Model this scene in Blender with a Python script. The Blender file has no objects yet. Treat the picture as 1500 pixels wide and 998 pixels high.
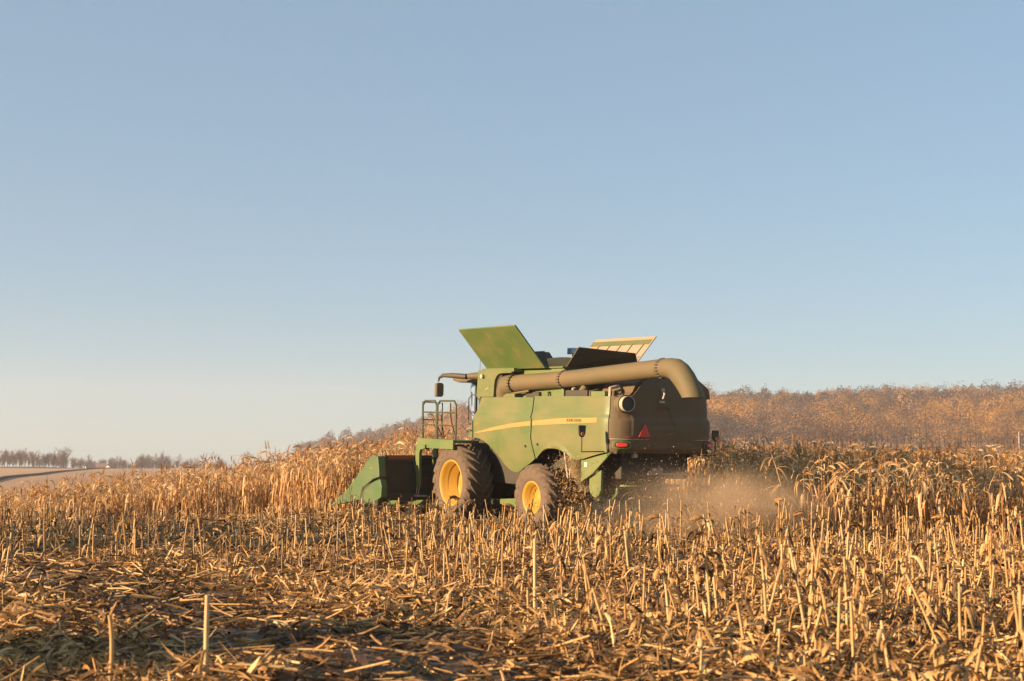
import bpy, math, random
import numpy as np
from mathutils import Vector, Matrix

RNG = np.random.default_rng(7)
random.seed(7)
SC = bpy.context.scene
COL = SC.collection
R = math.radians

# ------------------------------------------------------------------ tagging
def tag(o, label=None, cat=None, group=None, kind=None):
    if label: o['label'] = label
    if cat: o['category'] = cat
    if group: o['group'] = group
    if kind: o['kind'] = kind
    return o

def empty(name, loc=(0, 0, 0)):
    o = bpy.data.objects.new(name, None); COL.objects.link(o); o.location = loc
    return o

# ------------------------------------------------------------------ materials
def new_mat(name):
    m = bpy.data.materials.new(name); m.use_nodes = True
    nt = m.node_tree
    b = nt.nodes['Principled BSDF']
    return m, nt, b

def N(nt, kind, **kw):
    n = nt.nodes.new(kind)
    for k, v in kw.items():
        if k.startswith('i_'):
            n.inputs[k[2:].replace('_', ' ')].default_value = v
        else:
            setattr(n, k, v)
    return n

def ramp(nt, stops, interp='LINEAR'):
    r = nt.nodes.new('ShaderNodeValToRGB')
    r.color_ramp.interpolation = interp
    e = r.color_ramp.elements
    while len(e) < len(stops): e.new(0.5)
    for el, (p, c) in zip(e, stops):
        el.position = p; el.color = (*c, 1)
    return r

def straw_mat(name, stops, trans=0.25, streak=(40, 40, 5), objrnd=True, rough=0.6):
    """dry plant matter: colour by the piece's own tone, fine streaks, a little light through"""
    m, nt, b = new_mat(name)
    at = N(nt, 'ShaderNodeAttribute', attribute_name='tone')
    geo = N(nt, 'ShaderNodeNewGeometry')
    mp = N(nt, 'ShaderNodeVectorMath', operation='MULTIPLY'); mp.inputs[1].default_value = streak
    nt.links.new(geo.outputs['Position'], mp.inputs[0])
    no = N(nt, 'ShaderNodeTexNoise'); no.inputs['Scale'].default_value = 1.0; no.inputs['Detail'].default_value = 2
    nt.links.new(mp.outputs[0], no.inputs['Vector'])
    a = N(nt, 'ShaderNodeMath', operation='MULTIPLY_ADD'); a.inputs[1].default_value = 0.5; a.inputs[2].default_value = -0.25
    nt.links.new(no.outputs['Fac'], a.inputs[0])
    s = N(nt, 'ShaderNodeMath', operation='ADD'); nt.links.new(a.outputs[0], s.inputs[0]); nt.links.new(at.outputs['Fac'], s.inputs[1])
    src = s
    if objrnd:
        oi = N(nt, 'ShaderNodeObjectInfo')
        o2 = N(nt, 'ShaderNodeMath', operation='MULTIPLY_ADD'); o2.inputs[1].default_value = 0.3; o2.inputs[2].default_value = -0.15
        nt.links.new(oi.outputs['Random'], o2.inputs[0])
        s2 = N(nt, 'ShaderNodeMath', operation='ADD'); nt.links.new(o2.outputs[0], s2.inputs[0]); nt.links.new(s.outputs[0], s2.inputs[1]); src = s2
    r = ramp(nt, stops); nt.links.new(src.outputs[0], r.inputs['Fac'])
    nt.links.new(r.outputs['Color'], b.inputs['Base Color'])
    b.inputs['Roughness'].default_value = rough
    b.inputs['Specular IOR Level'].default_value = 0.3
    if trans > 0:
        tr = N(nt, 'ShaderNodeBsdfTranslucent'); nt.links.new(r.outputs['Color'], tr.inputs['Color'])
        mx = N(nt, 'ShaderNodeMixShader'); mx.inputs[0].default_value = trans
        nt.links.new(b.outputs[0], mx.inputs[1]); nt.links.new(tr.outputs[0], mx.inputs[2])
        nt.links.new(mx.outputs[0], nt.nodes['Material Output'].inputs['Surface'])
    return m

STRAW = [(0.0, (0.022, 0.012, 0.006)), (0.25, (0.085, 0.042, 0.016)), (0.5, (0.33, 0.175, 0.057)),
         (0.75, (0.56, 0.335, 0.125)), (1.0, (0.72, 0.53, 0.27))]
CORNL = [(0.0, (0.075, 0.032, 0.013)), (0.2, (0.27, 0.115, 0.038)), (0.45, (0.50, 0.265, 0.092)),
         (0.7, (0.63, 0.395, 0.165)), (1.0, (0.74, 0.54, 0.29))]
M_LITTER = straw_mat('dry litter', STRAW, 0.15, (30, 30, 30))
M_CORN = straw_mat('dry corn leaf', CORNL, 0.38, (25, 25, 4))
M_STALK = straw_mat('dry stalk', [(0, (0.05, 0.024, 0.010)), (0.35, (0.21, 0.105, 0.035)), (0.7, (0.44, 0.265, 0.10)), (1, (0.62, 0.45, 0.22))], 0.0, (60, 60, 6), rough=0.45)
M_TREE = straw_mat('autumn foliage', [(0.0, (0.10, 0.078, 0.062)), (0.3, (0.17, 0.122, 0.083)), (0.55, (0.26, 0.155, 0.085)),
                                      (0.8, (0.42, 0.225, 0.075)), (1.0, (0.52, 0.29, 0.08))], 0.48, (0.2, 0.2, 0.2), False, 0.9)
M_BARE = straw_mat('bare twigs', [(0, (0.05, 0.035, 0.03)), (0.5, (0.10, 0.07, 0.055)), (1, (0.20, 0.12, 0.075))], 0.0, (0.5, 0.5, 0.5), True, 0.9)
M_GREENLEAF = straw_mat('green weed', [(0, (0.02, 0.05, 0.01)), (1, (0.06, 0.13, 0.025))], 0.2, (10, 10, 10))

def paint_mat(name, base, dust=(0.36, 0.235, 0.125), amount=0.55, rough=0.42, spots=False, metal=0.0):
    """paint or plastic under field dust: dust lies in soft vertical streaks and blotches"""
    m, nt, b = new_mat(name)
    tc = N(nt, 'ShaderNodeTexCoord')
    mp = N(nt, 'ShaderNodeMapping'); mp.inputs['Scale'].default_value = (0.8, 0.8, 1.3)
    nt.links.new(tc.outputs['Object'], mp.inputs[0])
    n1 = N(nt, 'ShaderNodeTexNoise'); n1.inputs['Scale'].default_value = 1.3; n1.inputs['Detail'].default_value = 6; n1.inputs['Roughness'].default_value = 0.62
    nt.links.new(mp.outputs[0], n1.inputs['Vector'])
    n2 = N(nt, 'ShaderNodeTexNoise'); n2.inputs['Scale'].default_value = 28; n2.inputs['Detail'].default_value = 3
    nt.links.new(tc.outputs['Object'], n2.inputs['Vector'])
    ad = N(nt, 'ShaderNodeMath', operation='MULTIPLY_ADD'); ad.inputs[1].default_value = 0.22
    nt.links.new(n2.outputs['Fac'], ad.inputs[0]); nt.links.new(n1.outputs['Fac'], ad.inputs[2])
    rg = N(nt, 'ShaderNodeMapRange'); rg.inputs['From Min'].default_value = 0.42; rg.inputs['From Max'].default_value = 0.80
    rg.inputs['To Min'].default_value = max(0, amount - 0.18); rg.inputs['To Max'].default_value = min(1, amount + 0.18)
    nt.links.new(ad.outputs[0], rg.inputs['Value'])
    mx = N(nt, 'ShaderNodeMix', data_type='RGBA'); mx.inputs[6].default_value = (*base, 1); mx.inputs[7].default_value = (*dust, 1)
    nt.links.new(rg.outputs[0], mx.inputs[0])
    out = mx.outputs[2]
    if spots:   # ochre rub marks
        n3 = N(nt, 'ShaderNodeTexNoise'); n3.inputs['Scale'].default_value = 2.6; n3.inputs['Detail'].default_value = 2
        nt.links.new(tc.outputs['Object'], n3.inputs['Vector'])
        r3 = N(nt, 'ShaderNodeMapRange'); r3.inputs['From Min'].default_value = 0.56; r3.inputs['From Max'].default_value = 0.68; r3.inputs['To Max'].default_value = 0.16
        nt.links.new(n3.outputs['Fac'], r3.inputs['Value'])
        m3 = N(nt, 'ShaderNodeMix', data_type='RGBA'); m3.inputs[7].default_value = (0.42, 0.20, 0.07, 1)
        nt.links.new(r3.outputs[0], m3.inputs[0]); nt.links.new(out, m3.inputs[6]); out = m3.outputs[2]
    nt.links.new(out, b.inputs['Base Color'])
    rr = N(nt, 'ShaderNodeMapRange'); rr.inputs['To Min'].default_value = rough; rr.inputs['To Max'].default_value = 0.85
    nt.links.new(rg.outputs[0], rr.inputs['Value']); nt.links.new(rr.outputs[0], b.inputs['Roughness'])
    b.inputs['Metallic'].default_value = metal
    bp = N(nt, 'ShaderNodeBump'); bp.inputs['Strength'].default_value = 0.12; bp.inputs['Distance'].default_value = 0.01
    nt.links.new(n2.outputs['Fac'], bp.inputs['Height']); nt.links.new(bp.outputs[0], b.inputs['Normal'])
    return m

GREEN = (0.036, 0.130, 0.018)
P_GREEN = paint_mat('dusty green paint', GREEN, (0.23, 0.18, 0.07), 0.42, 0.35)
P_PANEL = paint_mat('dusty green panel', (0.028, 0.115, 0.016), (0.22, 0.150, 0.060), 0.48, 0.30)
P_HATCH = paint_mat('rubbed green lid', (0.045, 0.125, 0.020), (0.18, 0.155, 0.055), 0.42, 0.5, spots=True)
P_HEADER = paint_mat('header green', (0.025, 0.105, 0.022), (0.14, 0.135, 0.055), 0.40, 0.4)
P_TUBE = paint_mat('dusty auger tube', (0.04, 0.072, 0.016), (0.165, 0.103, 0.050), 0.68, 0.5)
P_HOOD = paint_mat('dark rear hood', (0.028, 0.055, 0.018), (0.165, 0.092, 0.046), 0.68, 0.6)
P_DARK = paint_mat('dark frame', (0.02, 0.024, 0.016), (0.10, 0.07, 0.04), 0.35, 0.7)
P_BLACK = paint_mat('black plastic', (0.015, 0.015, 0.014), (0.13, 0.085, 0.05), 0.3, 0.5)
P_TYRE = paint_mat('dusty tyre rubber', (0.035, 0.028, 0.022), (0.185, 0.120, 0.070), 0.55, 0.85)
P_YELLOW = paint_mat('yellow wheel paint', (0.44, 0.245, 0.010), (0.34, 0.20, 0.06), 0.30, 0.4)
P_STRIPE = paint_mat('yellow stripe', (0.40, 0.225, 0.03), (0.30, 0.20, 0.075), 0.55, 0.4)
P_CREAM = paint_mat('cream lid liner', (0.36, 0.29, 0.20), (0.32, 0.20, 0.11), 0.5, 0.6)
P_GREY = paint_mat('grey liner', (0.20, 0.20, 0.19), (0.25, 0.18, 0.12), 0.4, 0.6)
P_METAL = paint_mat('dusty metal', (0.42, 0.40, 0.37), (0.45, 0.32, 0.18), 0.5, 0.4, metal=0.2)
P_RED = paint_mat('red reflector', (0.62, 0.03, 0.02), (0.30, 0.12, 0.06), 0.18, 0.3)
P_REDDULL = paint_mat('dusty red tape', (0.30, 0.035, 0.02), (0.17, 0.10, 0.055), 0.5, 0.5)
P_WHITE = paint_mat('white sticker', (0.75, 0.73, 0.68), (0.5, 0.4, 0.25), 0.15, 0.5)

def glass_mat():
    m, nt, b = new_mat('cab glass')
    b.inputs['Base Color'].default_value = (0.16, 0.26, 0.36, 1); b.inputs['Roughness'].default_value = 0.08
    b.inputs['Metallic'].default_value = 0.0; b.inputs['Specular IOR Level'].default_value = 0.9
    b.inputs['Coat Weight'].default_value = 1.0
    return m
P_GLASS = glass_mat()

# ------------------------------------------------------------------ mesh from arrays
def np_obj(name, V, Fq, mat, parent=None, tone=None, smooth=False):
    me = np_mesh(name, V, Fq, mat, tone, smooth)
    o = bpy.data.objects.new(name, me); COL.objects.link(o)
    if parent is not None: o.parent = parent
    return o

def np_mesh(name, V, Fq, mat, tone=None, smooth=False):
    V = np.asarray(V, dtype=np.float32); Fq = np.asarray(Fq, dtype=np.int32)
    me = bpy.data.meshes.new(name)
    me.vertices.add(len(V)); me.vertices.foreach_set('co', V.ravel())
    k = Fq.shape[1]
    me.loops.add(Fq.size); me.loops.foreach_set('vertex_index', Fq.ravel())
    me.polygons.add(len(Fq)); me.polygons.foreach_set('loop_start', np.arange(0, Fq.size, k, dtype=np.int32))
    if smooth: me.polygons.foreach_set('use_smooth', np.ones(len(Fq), dtype=bool))
    if tone is not None:
        a = me.attributes.new('tone', 'FLOAT', 'POINT'); a.data.foreach_set('value', np.asarray(tone, dtype=np.float32))
    me.update(calc_edges=True)
    me.materials.append(mat)
    return me

class Geo:
    def __init__(s): s.V = []; s.F = []; s.T = []; s.n = 0
    def add(s, V, F, T):
        s.V.append(V); s.F.append(F + s.n); s.T.append(T); s.n += len(V)
    def arrays(s): return np.concatenate(s.V), np.concatenate(s.F), np.concatenate(s.T)
    def obj(s, name, mat, parent=None, smooth=False):
        V, F, T = s.arrays(); return np_obj(name, V, F, mat, parent, T, smooth)
    def mesh(s, name, mat, smooth=False):
        V, F, T = s.arrays(); return np_mesh(name, V, F, mat, T, smooth)

def ribbons(base, az, e0, e1, bend, L, W, tone, S=4, tau0=None, tau1=None, rng=RNG, wexp=0.6, fold=False):
    """K curved tapering leaf strips at once"""
    K = len(az); t = np.linspace(0, 1, S + 1)[None, :]
    az = az[:, None]; 
    e = e0[:, None] + (e1 - e0)[:, None] * np.clip(t * bend[:, None], 0, 1) ** 1.0
    T = np.stack([np.cos(e) * np.cos(az), np.cos(e) * np.sin(az), np.sin(e)], -1)
    seg = (L / S)[:, None, None] * T
    P = base[:, None, :] + np.concatenate([np.zeros((K, 1, 3)), np.cumsum(0.5 * (seg[:, :-1] + seg[:, 1:]), axis=1)], axis=1)
    B = np.stack([-np.sin(az) * np.ones_like(e), np.cos(az) * np.ones_like(e), np.zeros_like(e)], -1)
    Nn = np.cross(T, B)
    if tau0 is None: tau0 = rng.uniform(-.6, .6, K)
    if tau1 is None: tau1 = rng.uniform(-1.2, 1.2, K)
    ta = tau0[:, None] + tau1[:, None] * t
    side = B * np.cos(ta)[..., None] + Nn * np.sin(ta)[..., None]
    nrm = np.cross(T, side)
    w = (W[:, None] * 0.5 * (np.clip(np.sin(np.pi * (0.12 + 0.86 * t)), 0.02, 1) ** wexp))[..., None]
    if fold:
        V = np.stack([P - side * w, P + nrm * w * 0.5, P + side * w], 2); c = 3
    else:
        V = np.stack([P - side * w, P + side * w], 2); c = 2
    V = V.reshape(-1, 3)
    i = np.arange(K)[:, None, None] * (S + 1) * c + np.arange(S)[None, :, None] * c + np.arange(c - 1)[None, None, :]
    F = np.stack([i, i + 1, i + 1 + c, i + c], -1).reshape(-1, 4)
    Tn = np.repeat(tone, (S + 1) * c)
    return V, F, Tn

def tubes(base, az, lean, L, r0, r1, tone, S=4, n=6, curve=None, rng=RNG, node=0.0):
    K = len(az); t = np.linspace(0, 1, S + 1)[None, :]
    if curve is None: curve = np.zeros(K)
    th = lean[:, None] + curve[:, None] * t
    T = np.stack([np.sin(th) * np.cos(az)[:, None], np.sin(th) * np.sin(az)[:, None], np.cos(th)], -1)
    seg = (L / S)[:, None, None] * T
    P = base[:, None, :] + np.concatenate([np.zeros((K, 1, 3)), np.cumsum(seg[:, :-1], axis=1)], axis=1)
    B = np.stack([-np.sin(az)[:, None] * np.ones_like(th), np.cos(az)[:, None] * np.ones_like(th), np.zeros_like(th)], -1)
    Nn = np.cross(T, B)
    ph = np.linspace(0, 2 * np.pi, n, endpoint=False)
    r = r0[:, None] + (r1 - r0)[:, None] * t
    if node: r = r * (1 + node * ((np.arange(S + 1) % 2) == 0))[None, :]
    V = P[:, :, None, :] + r[:, :, None, None] * (B[:, :, None, :] * np.cos(ph)[None, None, :, None] + Nn[:, :, None, :] * np.sin(ph)[None, None, :, None])
    V = V.reshape(-1, 3)
    a = np.arange(K)[:, None, None] * (S + 1) * n + np.arange(S)[None, :, None] * n
    j = np.arange(n)[None, None, :]; j2 = (j + 1) % n
    F = np.stack([a + j, a + j2, a + n + j2, a + n + j], -1).reshape(-1, 4)
    return V, F, np.repeat(tone, (S + 1) * n)

# smooth value noise for the lie of the land and for patchiness
def vnoise(x, y, seed=0):
    def h(i, j):
        v = np.sin(i * 127.1 + j * 311.7 + seed * 74.7) * 43758.5453
        return v - np.floor(v)
    xi = np.floor(x); yi = np.floor(y); fx = x - xi; fy = y - yi
    fx = fx * fx * (3 - 2 * fx); fy = fy * fy * (3 - 2 * fy)
    return (h(xi, yi) * (1 - fx) + h(xi + 1, yi) * fx) * (1 - fy) + (h(xi, yi + 1) * (1 - fx) + h(xi + 1, yi + 1) * fx) * fy

def sstep(a, b, x):
    t = np.clip((x - a) / (b - a), 0, 1); return t * t * (3 - 2 * t)

# ------------------------------------------------------------------ terrain
HX = [-3000, 240, 400, 480, 548, 610, 680, 800, 1035, 1200, 1500, 2200, 6000]
HZ = [-2, -3, 0.5, 5.4, 12.0, 21.0, 28, 34.0, 36.0, 37.5, 42.5, 46, 40]
def G(x, y):
    x = np.asarray(x, float); y = np.asarray(y, float)
    az = 750 + 2083 * x / np.maximum(y, 60)
    zL = np.interp(y, [46, 100, 200, 400, 600, 800, 3000, 9000], [0, -1.8, 0.05, 0.8, 2.2, 1.0, -20, -150])
    zR = np.interp(y, [46, 80, 150, 300, 450, 600, 3000, 9000], [0, -0.6, 0.2, 2.8, 6.8, 9, 10, -50])
    wr = sstep(500, 1250, az)
    base = zL * (1 - wr) + zR * wr
    h = np.interp(y, [470, 560, 660, 730, 790, 1000, 1100, 2000], [0, .22, .47, .50, .50, 1, 1, .6])
    hill = np.interp(az, HX, HZ)
    gul = (vnoise(x / 120, y / 150, 3) - .5) * 9 + (vnoise(x / 45, y / 60, 5) - .5) * 4
    far = base * (1 - h) + (hill + gul) * h
    near = 0.5 * sstep(30, 44, y) - 1.75 * np.clip((-x - 3) / 13, 0, 1.6) * sstep(33, 46, y) - 0.25 * sstep(5, 12, x) * sstep(27, 33, y)
    near = near * (1 - sstep(50, 110, y))
    fine = ((vnoise(x / 1.5, y / 1.5, 1) - .5) * .22 + (vnoise(x / .5, y / .5, 2) - .5) * .10) * (1 - sstep(60, 90, y))
    return np.where(y > 46, far, 0) + near + fine

def axis(parts):
    out = []
    for a, b, s in parts: out.append(np.arange(a, b, s))
    return np.concatenate(out + [[parts[-1][1]]])
gx = axis([(-9000, -1200, 600), (-1200, -300, 60), (-300, -40, 10), (-40, -18, 1.5), (-18, 18, .28), (18, 40, 1.5), (40, 700, 10), (700, 1500, 80), (1500, 9000, 600)])
gy = axis([(-60, 4, 8), (4, 50, .28), (50, 120, 3), (120, 480, 12), (480, 1200, 12), (1200, 2000, 80), (2000, 9000, 700)])
X, Y = np.meshgrid(gx, gy)
Z = G(X, Y)
nx, ny = len(gx), len(gy)
ii = (np.arange(ny - 1)[:, None] * nx + np.arange(nx - 1)[None, :]).ravel()
gm, nt, b = new_mat('field ground')
geo = N(nt, 'ShaderNodeNewGeometry')
n1 = N(nt, 'ShaderNodeTexNoise'); n1.inputs['Scale'].default_value = 9; n1.inputs['Detail'].default_value = 8
nt.links.new(geo.outputs['Position'], n1.inputs['Vector'])
r1 = ramp(nt, [(0.3, (0.035, 0.022, 0.013)), (0.5, (0.085, 0.052, 0.028)), (0.66, (0.22, 0.13, 0.06))])
nt.links.new(n1.outputs['Fac'], r1.inputs['Fac'])
sp = N(nt, 'ShaderNodeSeparateXYZ'); nt.links.new(geo.outputs['Position'], sp.inputs[0])
n2 = N(nt, 'ShaderNodeTexNoise'); n2.inputs['Scale'].default_value = .02; n2.inputs['Detail'].default_value = 5
m2 = N(nt, 'ShaderNodeMapping'); m2.inputs['Scale'].default_value = (1, .35, 1); nt.links.new(geo.outputs['Position'], m2.inputs[0]); nt.links.new(m2.outputs[0], n2.inputs['Vector'])
r2 = ramp(nt, [(0.35, (0.36, 0.21, 0.10)), (0.55, (0.46, 0.28, 0.14)), (0.7, (0.52, 0.33, 0.17))])
nt.links.new(n2.outputs['Fac'], r2.inputs['Fac'])
mr = N(nt, 'ShaderNodeMapRange'); mr.inputs['From Min'].default_value = 85; mr.inputs['From Max'].default_value = 110
nt.links.new(sp.outputs['Y'], mr.inputs['Value'])
mx = N(nt, 'ShaderNodeMix', data_type='RGBA'); nt.links.new(mr.outputs[0], mx.inputs[0]); nt.links.new(r1.outputs[0], mx.inputs[6]); nt.links.new(r2.outputs[0], mx.inputs[7])
nt.links.new(mx.outputs[2], b.inputs['Base Color']); b.inputs['Roughness'].default_value = .95
bp = N(nt, 'ShaderNodeBump'); bp.inputs['Strength'].default_value = .6; bp.inputs['Distance'].default_value = .05
nt.links.new(n1.outputs['Fac'], bp.inputs['Height']); nt.links.new(bp.outputs[0], b.inputs['Normal'])
g = np_obj('ground', np.stack([X.ravel(), Y.ravel(), Z.ravel()], 1), np.stack([ii, ii + 1, ii + nx + 1, ii + nx], 1), gm, smooth=True)
tag(g, kind='structure')

# ------------------------------------------------------------------ combine pose
YAW, PM = R(32), R(2.5)
O = Vector((1.902, 34.457, 0.092))
MW = Matrix.Translation(O) @ Matrix.Rotation(YAW, 4, 'Z') @ Matrix.Rotation(PM, 4, 'X')
MWn = np.array(MW)
def to_local(x, y):
    dx, dy = x - O.x, y - O.y
    c, s = math.cos(YAW), math.sin(YAW)
    return dx * c + dy * s, -dx * s + dy * c

def in_view(x, y, pad=1.0): return (np.abs(x) < .36 * y * 1.03 + pad) & (y > 6)
HEAD = np.array([-math.sin(YAW), math.cos(YAW)])

def is_standing(x, y):
    lx, ly = to_local(x, y)
    jit = (vnoise(x / 1.3, y / 1.3, 9) - .5) * .8
    right = (lx > 3.15) & (y > 31.6 + jit + 0.02 * (x - 5)) & (x > 4.9 + jit)
    ahead = (ly > 8.6) & (lx > -3.4)
    left = (y > 43.6 + jit) & (x < 1)
    return right | ahead | left

# ------------------------------------------------------------------ litter on the ground
def litter(n, y0, y1, dens_fn, Lr, Wr, S, lift):
    y = np.sqrt(RNG.uniform(y0 ** 2, y1 ** 2, n)); x = RNG.uniform(-1, 1, n) * (.37 * y + .8)
    keep = RNG.uniform(0, 1, n) < dens_fn(x, y); x, y = x[keep], y[keep]; K = len(x)
    z = G(x, y) + np.abs(RNG.normal(0, lift, K)) * (.4 + 1.2 * vnoise(x / .6, y / .6, 12)) + .005
    base = np.stack([x, y, z], 1)
    ln_ = np.clip(lane(x, y), 0, 1)      # trodden pieces in the wheel lanes are darkened, shade painted into their tone
    return ribbons(base, RNG.uniform(0, 2 * np.pi, K), RNG.normal(.15, .35, K), RNG.normal(-.35, .45, K), RNG.uniform(.9, 2, K),
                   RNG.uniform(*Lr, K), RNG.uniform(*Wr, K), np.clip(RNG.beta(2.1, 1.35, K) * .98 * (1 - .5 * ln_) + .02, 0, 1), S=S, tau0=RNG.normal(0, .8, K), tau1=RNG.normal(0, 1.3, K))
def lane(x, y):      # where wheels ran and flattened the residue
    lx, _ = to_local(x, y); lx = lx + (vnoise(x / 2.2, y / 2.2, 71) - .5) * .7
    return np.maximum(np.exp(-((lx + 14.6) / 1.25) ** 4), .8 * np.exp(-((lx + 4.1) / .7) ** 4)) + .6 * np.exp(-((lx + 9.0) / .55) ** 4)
def dens(x, y):
    p = vnoise(x / .9, y / .9, 21) * .6 + vnoise(x / .35, y / .35, 22) * .4
    d = .35 + 1.5 * np.clip(p - .3, 0, .6)
    d = d * (1 - .74 * np.clip(lane(x, y), 0, 1))
    return np.where(is_standing(x, y), .25, d)
geoL = Geo()
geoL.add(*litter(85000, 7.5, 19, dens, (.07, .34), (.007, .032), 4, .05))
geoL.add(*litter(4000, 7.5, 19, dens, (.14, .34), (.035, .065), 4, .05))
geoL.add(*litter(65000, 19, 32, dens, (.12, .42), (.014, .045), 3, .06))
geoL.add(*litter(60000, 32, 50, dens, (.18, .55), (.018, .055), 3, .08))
# leaf scraps still standing or caught on edge between the stubs
def clutter(n, y0, y1, Lr, Wr, S):
    y = np.sqrt(RNG.uniform(y0 ** 2, y1 ** 2, n)); x = RNG.uniform(-1, 1, n) * (.37 * y + .8)
    _, ly = to_local(x, y); lx, _ = to_local(x, y)
    near_row = np.abs(((lx / .76 + .5) % 1) - .5)
    keep = (RNG.uniform(0, 1, n) < np.exp(-(near_row / .22) ** 2) * (.2 + 1.2 * vnoise(x / 1.1, y / 1.1, 61))) & ~is_standing(x, y) & (lane(x, y) < .5); x, y = x[keep], y[keep]; K = len(x)
    return ribbons(np.stack([x, y, G(x, y) + RNG.uniform(0, .14, K)], 1), RNG.uniform(0, 6.28, K), RNG.uniform(.4, 1.5, K), RNG.uniform(-1.4, 1.0, K), RNG.uniform(.8, 2.4, K),
                   RNG.uniform(*Lr, K), RNG.uniform(*Wr, K), np.clip(RNG.beta(2.3, 1.6, K) + .03, 0, 1), S=S, tau0=RNG.normal(0, .9, K), tau1=RNG.normal(0, 1.5, K))
geoL.add(*clutter(24000, 7.5, 19, (.08, .30), (.010, .038), 4))
geoL.add(*clutter(34000, 19, 46, (.12, .38), (.014, .042), 3))
# broken lengths of stalk lying about
K = 9500
y = np.sqrt(RNG.uniform(7.5 ** 2, 40 ** 2, K)); x = RNG.uniform(-1, 1, K) * (.37 * y + .8)
geoL.add(*tubes(np.stack([x, y, G(x, y) + RNG.uniform(.01, .12, K)], 1), RNG.uniform(0, 6.28, K), RNG.normal(1.5, .16, K), RNG.uniform(.12, .5, K),
                RNG.uniform(.007, .013, K), RNG.uniform(.006, .011, K), RNG.uniform(.5, 1, K), S=2, n=5, curve=RNG.normal(0, .2, K)))
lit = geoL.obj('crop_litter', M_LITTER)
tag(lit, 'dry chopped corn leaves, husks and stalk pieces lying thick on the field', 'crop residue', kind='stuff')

# low green weeds between the residue
K = 1500
c = RNG.uniform(0, 1, (26, 2)); cy = 8 + c[:, 1] * 14; cx = (c[:, 0] * 2 - 1.25) * .3 * cy
k = RNG.integers(0, 26, K); x = cx[k] + RNG.normal(0, .12, K); y = cy[k] + RNG.normal(0, .15, K)
gw = Geo(); gw.add(*ribbons(np.stack([x, y, G(x, y) + .01], 1), RNG.uniform(0, 6.28, K), RNG.uniform(.3, 1.3, K), RNG.uniform(-.5, .5, K), np.ones(K), RNG.uniform(.03, .09, K), RNG.uniform(.004, .014, K), RNG.uniform(0, 1, K), S=2))
tag(gw.obj('green_weeds', M_GREENLEAF), 'small green weeds sprouting between the dry residue', 'weeds', kind='stuff')

# ------------------------------------------------------------------ stubble
ROWS = .76; PL = .17
def row_points(cond, along=(-60, 60), across=(-40, 40), skip=.12, jit=.04, pl=PL):
    a = np.arange(along[0], along[1], pl); r = np.arange(across[0], across[1], ROWS)
    A, Rr = np.meshgrid(a, r); A = A + RNG.normal(0, .045, A.shape); Rr = Rr + RNG.normal(0, jit, A.shape)
    c, s = math.cos(YAW), math.sin(YAW)
    x = O.x + Rr * c - A * s; y = O.y + Rr * s + A * c
    x, y = x.ravel(), y.ravel()
    k = cond(x, y) & (RNG.uniform(0, 1, len(x)) > skip)
    return x[k], y[k]
def stub_cond(x, y):
    lx, ly = to_local(x, y)
    machine = (np.abs(lx) < 3.3) & (ly > 4.7) & (ly < 8.6) | (np.abs(np.abs(lx) - 1.55) < .6) & (ly > -9) & (ly < 5)
    return in_view(x, y, .3) & (y > 9) & (y < 46) & ~is_standing(x, y) & ~machine
sx, sy = row_points(stub_cond)
tall = np.clip(.30 + .95 * vnoise(sx / 2.4, sy / 2.4, 31) - .1 + .22 * np.exp(-((sx - 1) / 4) ** 2 - ((sy - 19) / 5) ** 2), .15, 1.1)
leftnear = sstep(1, -2.5, sx) * sstep(21, 15, sy)
tall = tall * (1 - .62 * leftnear) * (.62 + .38 * sstep(10.5, 15, sy))
sh = np.clip(tall * RNG.beta(1.6, 2.0, len(sx)) * 1.25 + .06, .07, 1.0)
keep = RNG.uniform(0, 1, len(sx)) > .5 * leftnear + .18 * sstep(14, 11, sy) + .85 * np.clip(lane(sx, sy), 0, 1)
sx, sy, sh = sx[keep], sy[keep], sh[keep]
K = len(sx)
shows = sh / sy
order = np.argsort(-shows)
near, rest = order[:298], order[298:]
def stub_geo(x, y, h, z, S, n, detail):
    K = len(x); gg = Geo()
    lean = np.abs(RNG.normal(0, .15, K)); broken = RNG.uniform(0, 1, K) < .12; lean = np.where(broken, RNG.uniform(.4, 1.0, K), lean)
    gg.add(*tubes(np.stack([x, y, z - .03], 1), RNG.uniform(0, 6.28, K), lean, h, RNG.uniform(.008, .0135, K), RNG.uniform(.006, .011, K),
                  RNG.uniform(.1, .95, K), S=S, n=n, curve=RNG.normal(0, .08, K)))
    return gg
def sheaths(x, y, h, z, per, S):
    m = RNG.uniform(0, 1, (len(x), per)) < .75
    idx = np.repeat(np.arange(len(x)), per)[m.ravel()]; K = len(idx)
    f = RNG.uniform(.1, .98, K)
    return ribbons(np.stack([x[idx], y[idx], z[idx] + h[idx] * f], 1), RNG.uniform(0, 6.28, K), RNG.uniform(.3, 1.5, K), RNG.uniform(-1.5, -.6, K), RNG.uniform(1.2, 3, K),
                   RNG.uniform(.08, .32, K) * np.minimum(1, .5 + h[idx]), RNG.uniform(.014, .040, K), RNG.uniform(.1, .9, K), S=S)
gs = stub_geo(sx[rest], sy[rest], sh[rest], G(sx[rest], sy[rest]), 2, 5, False)
gs.add(*sheaths(sx[rest], sy[rest], sh[rest], G(sx[rest], sy[rest]), 5, 3))
tag(gs.obj('corn_stubble', M_STALK), 'cut corn stubble standing in rows across the harvested field', 'stubble', kind='stuff')

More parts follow.
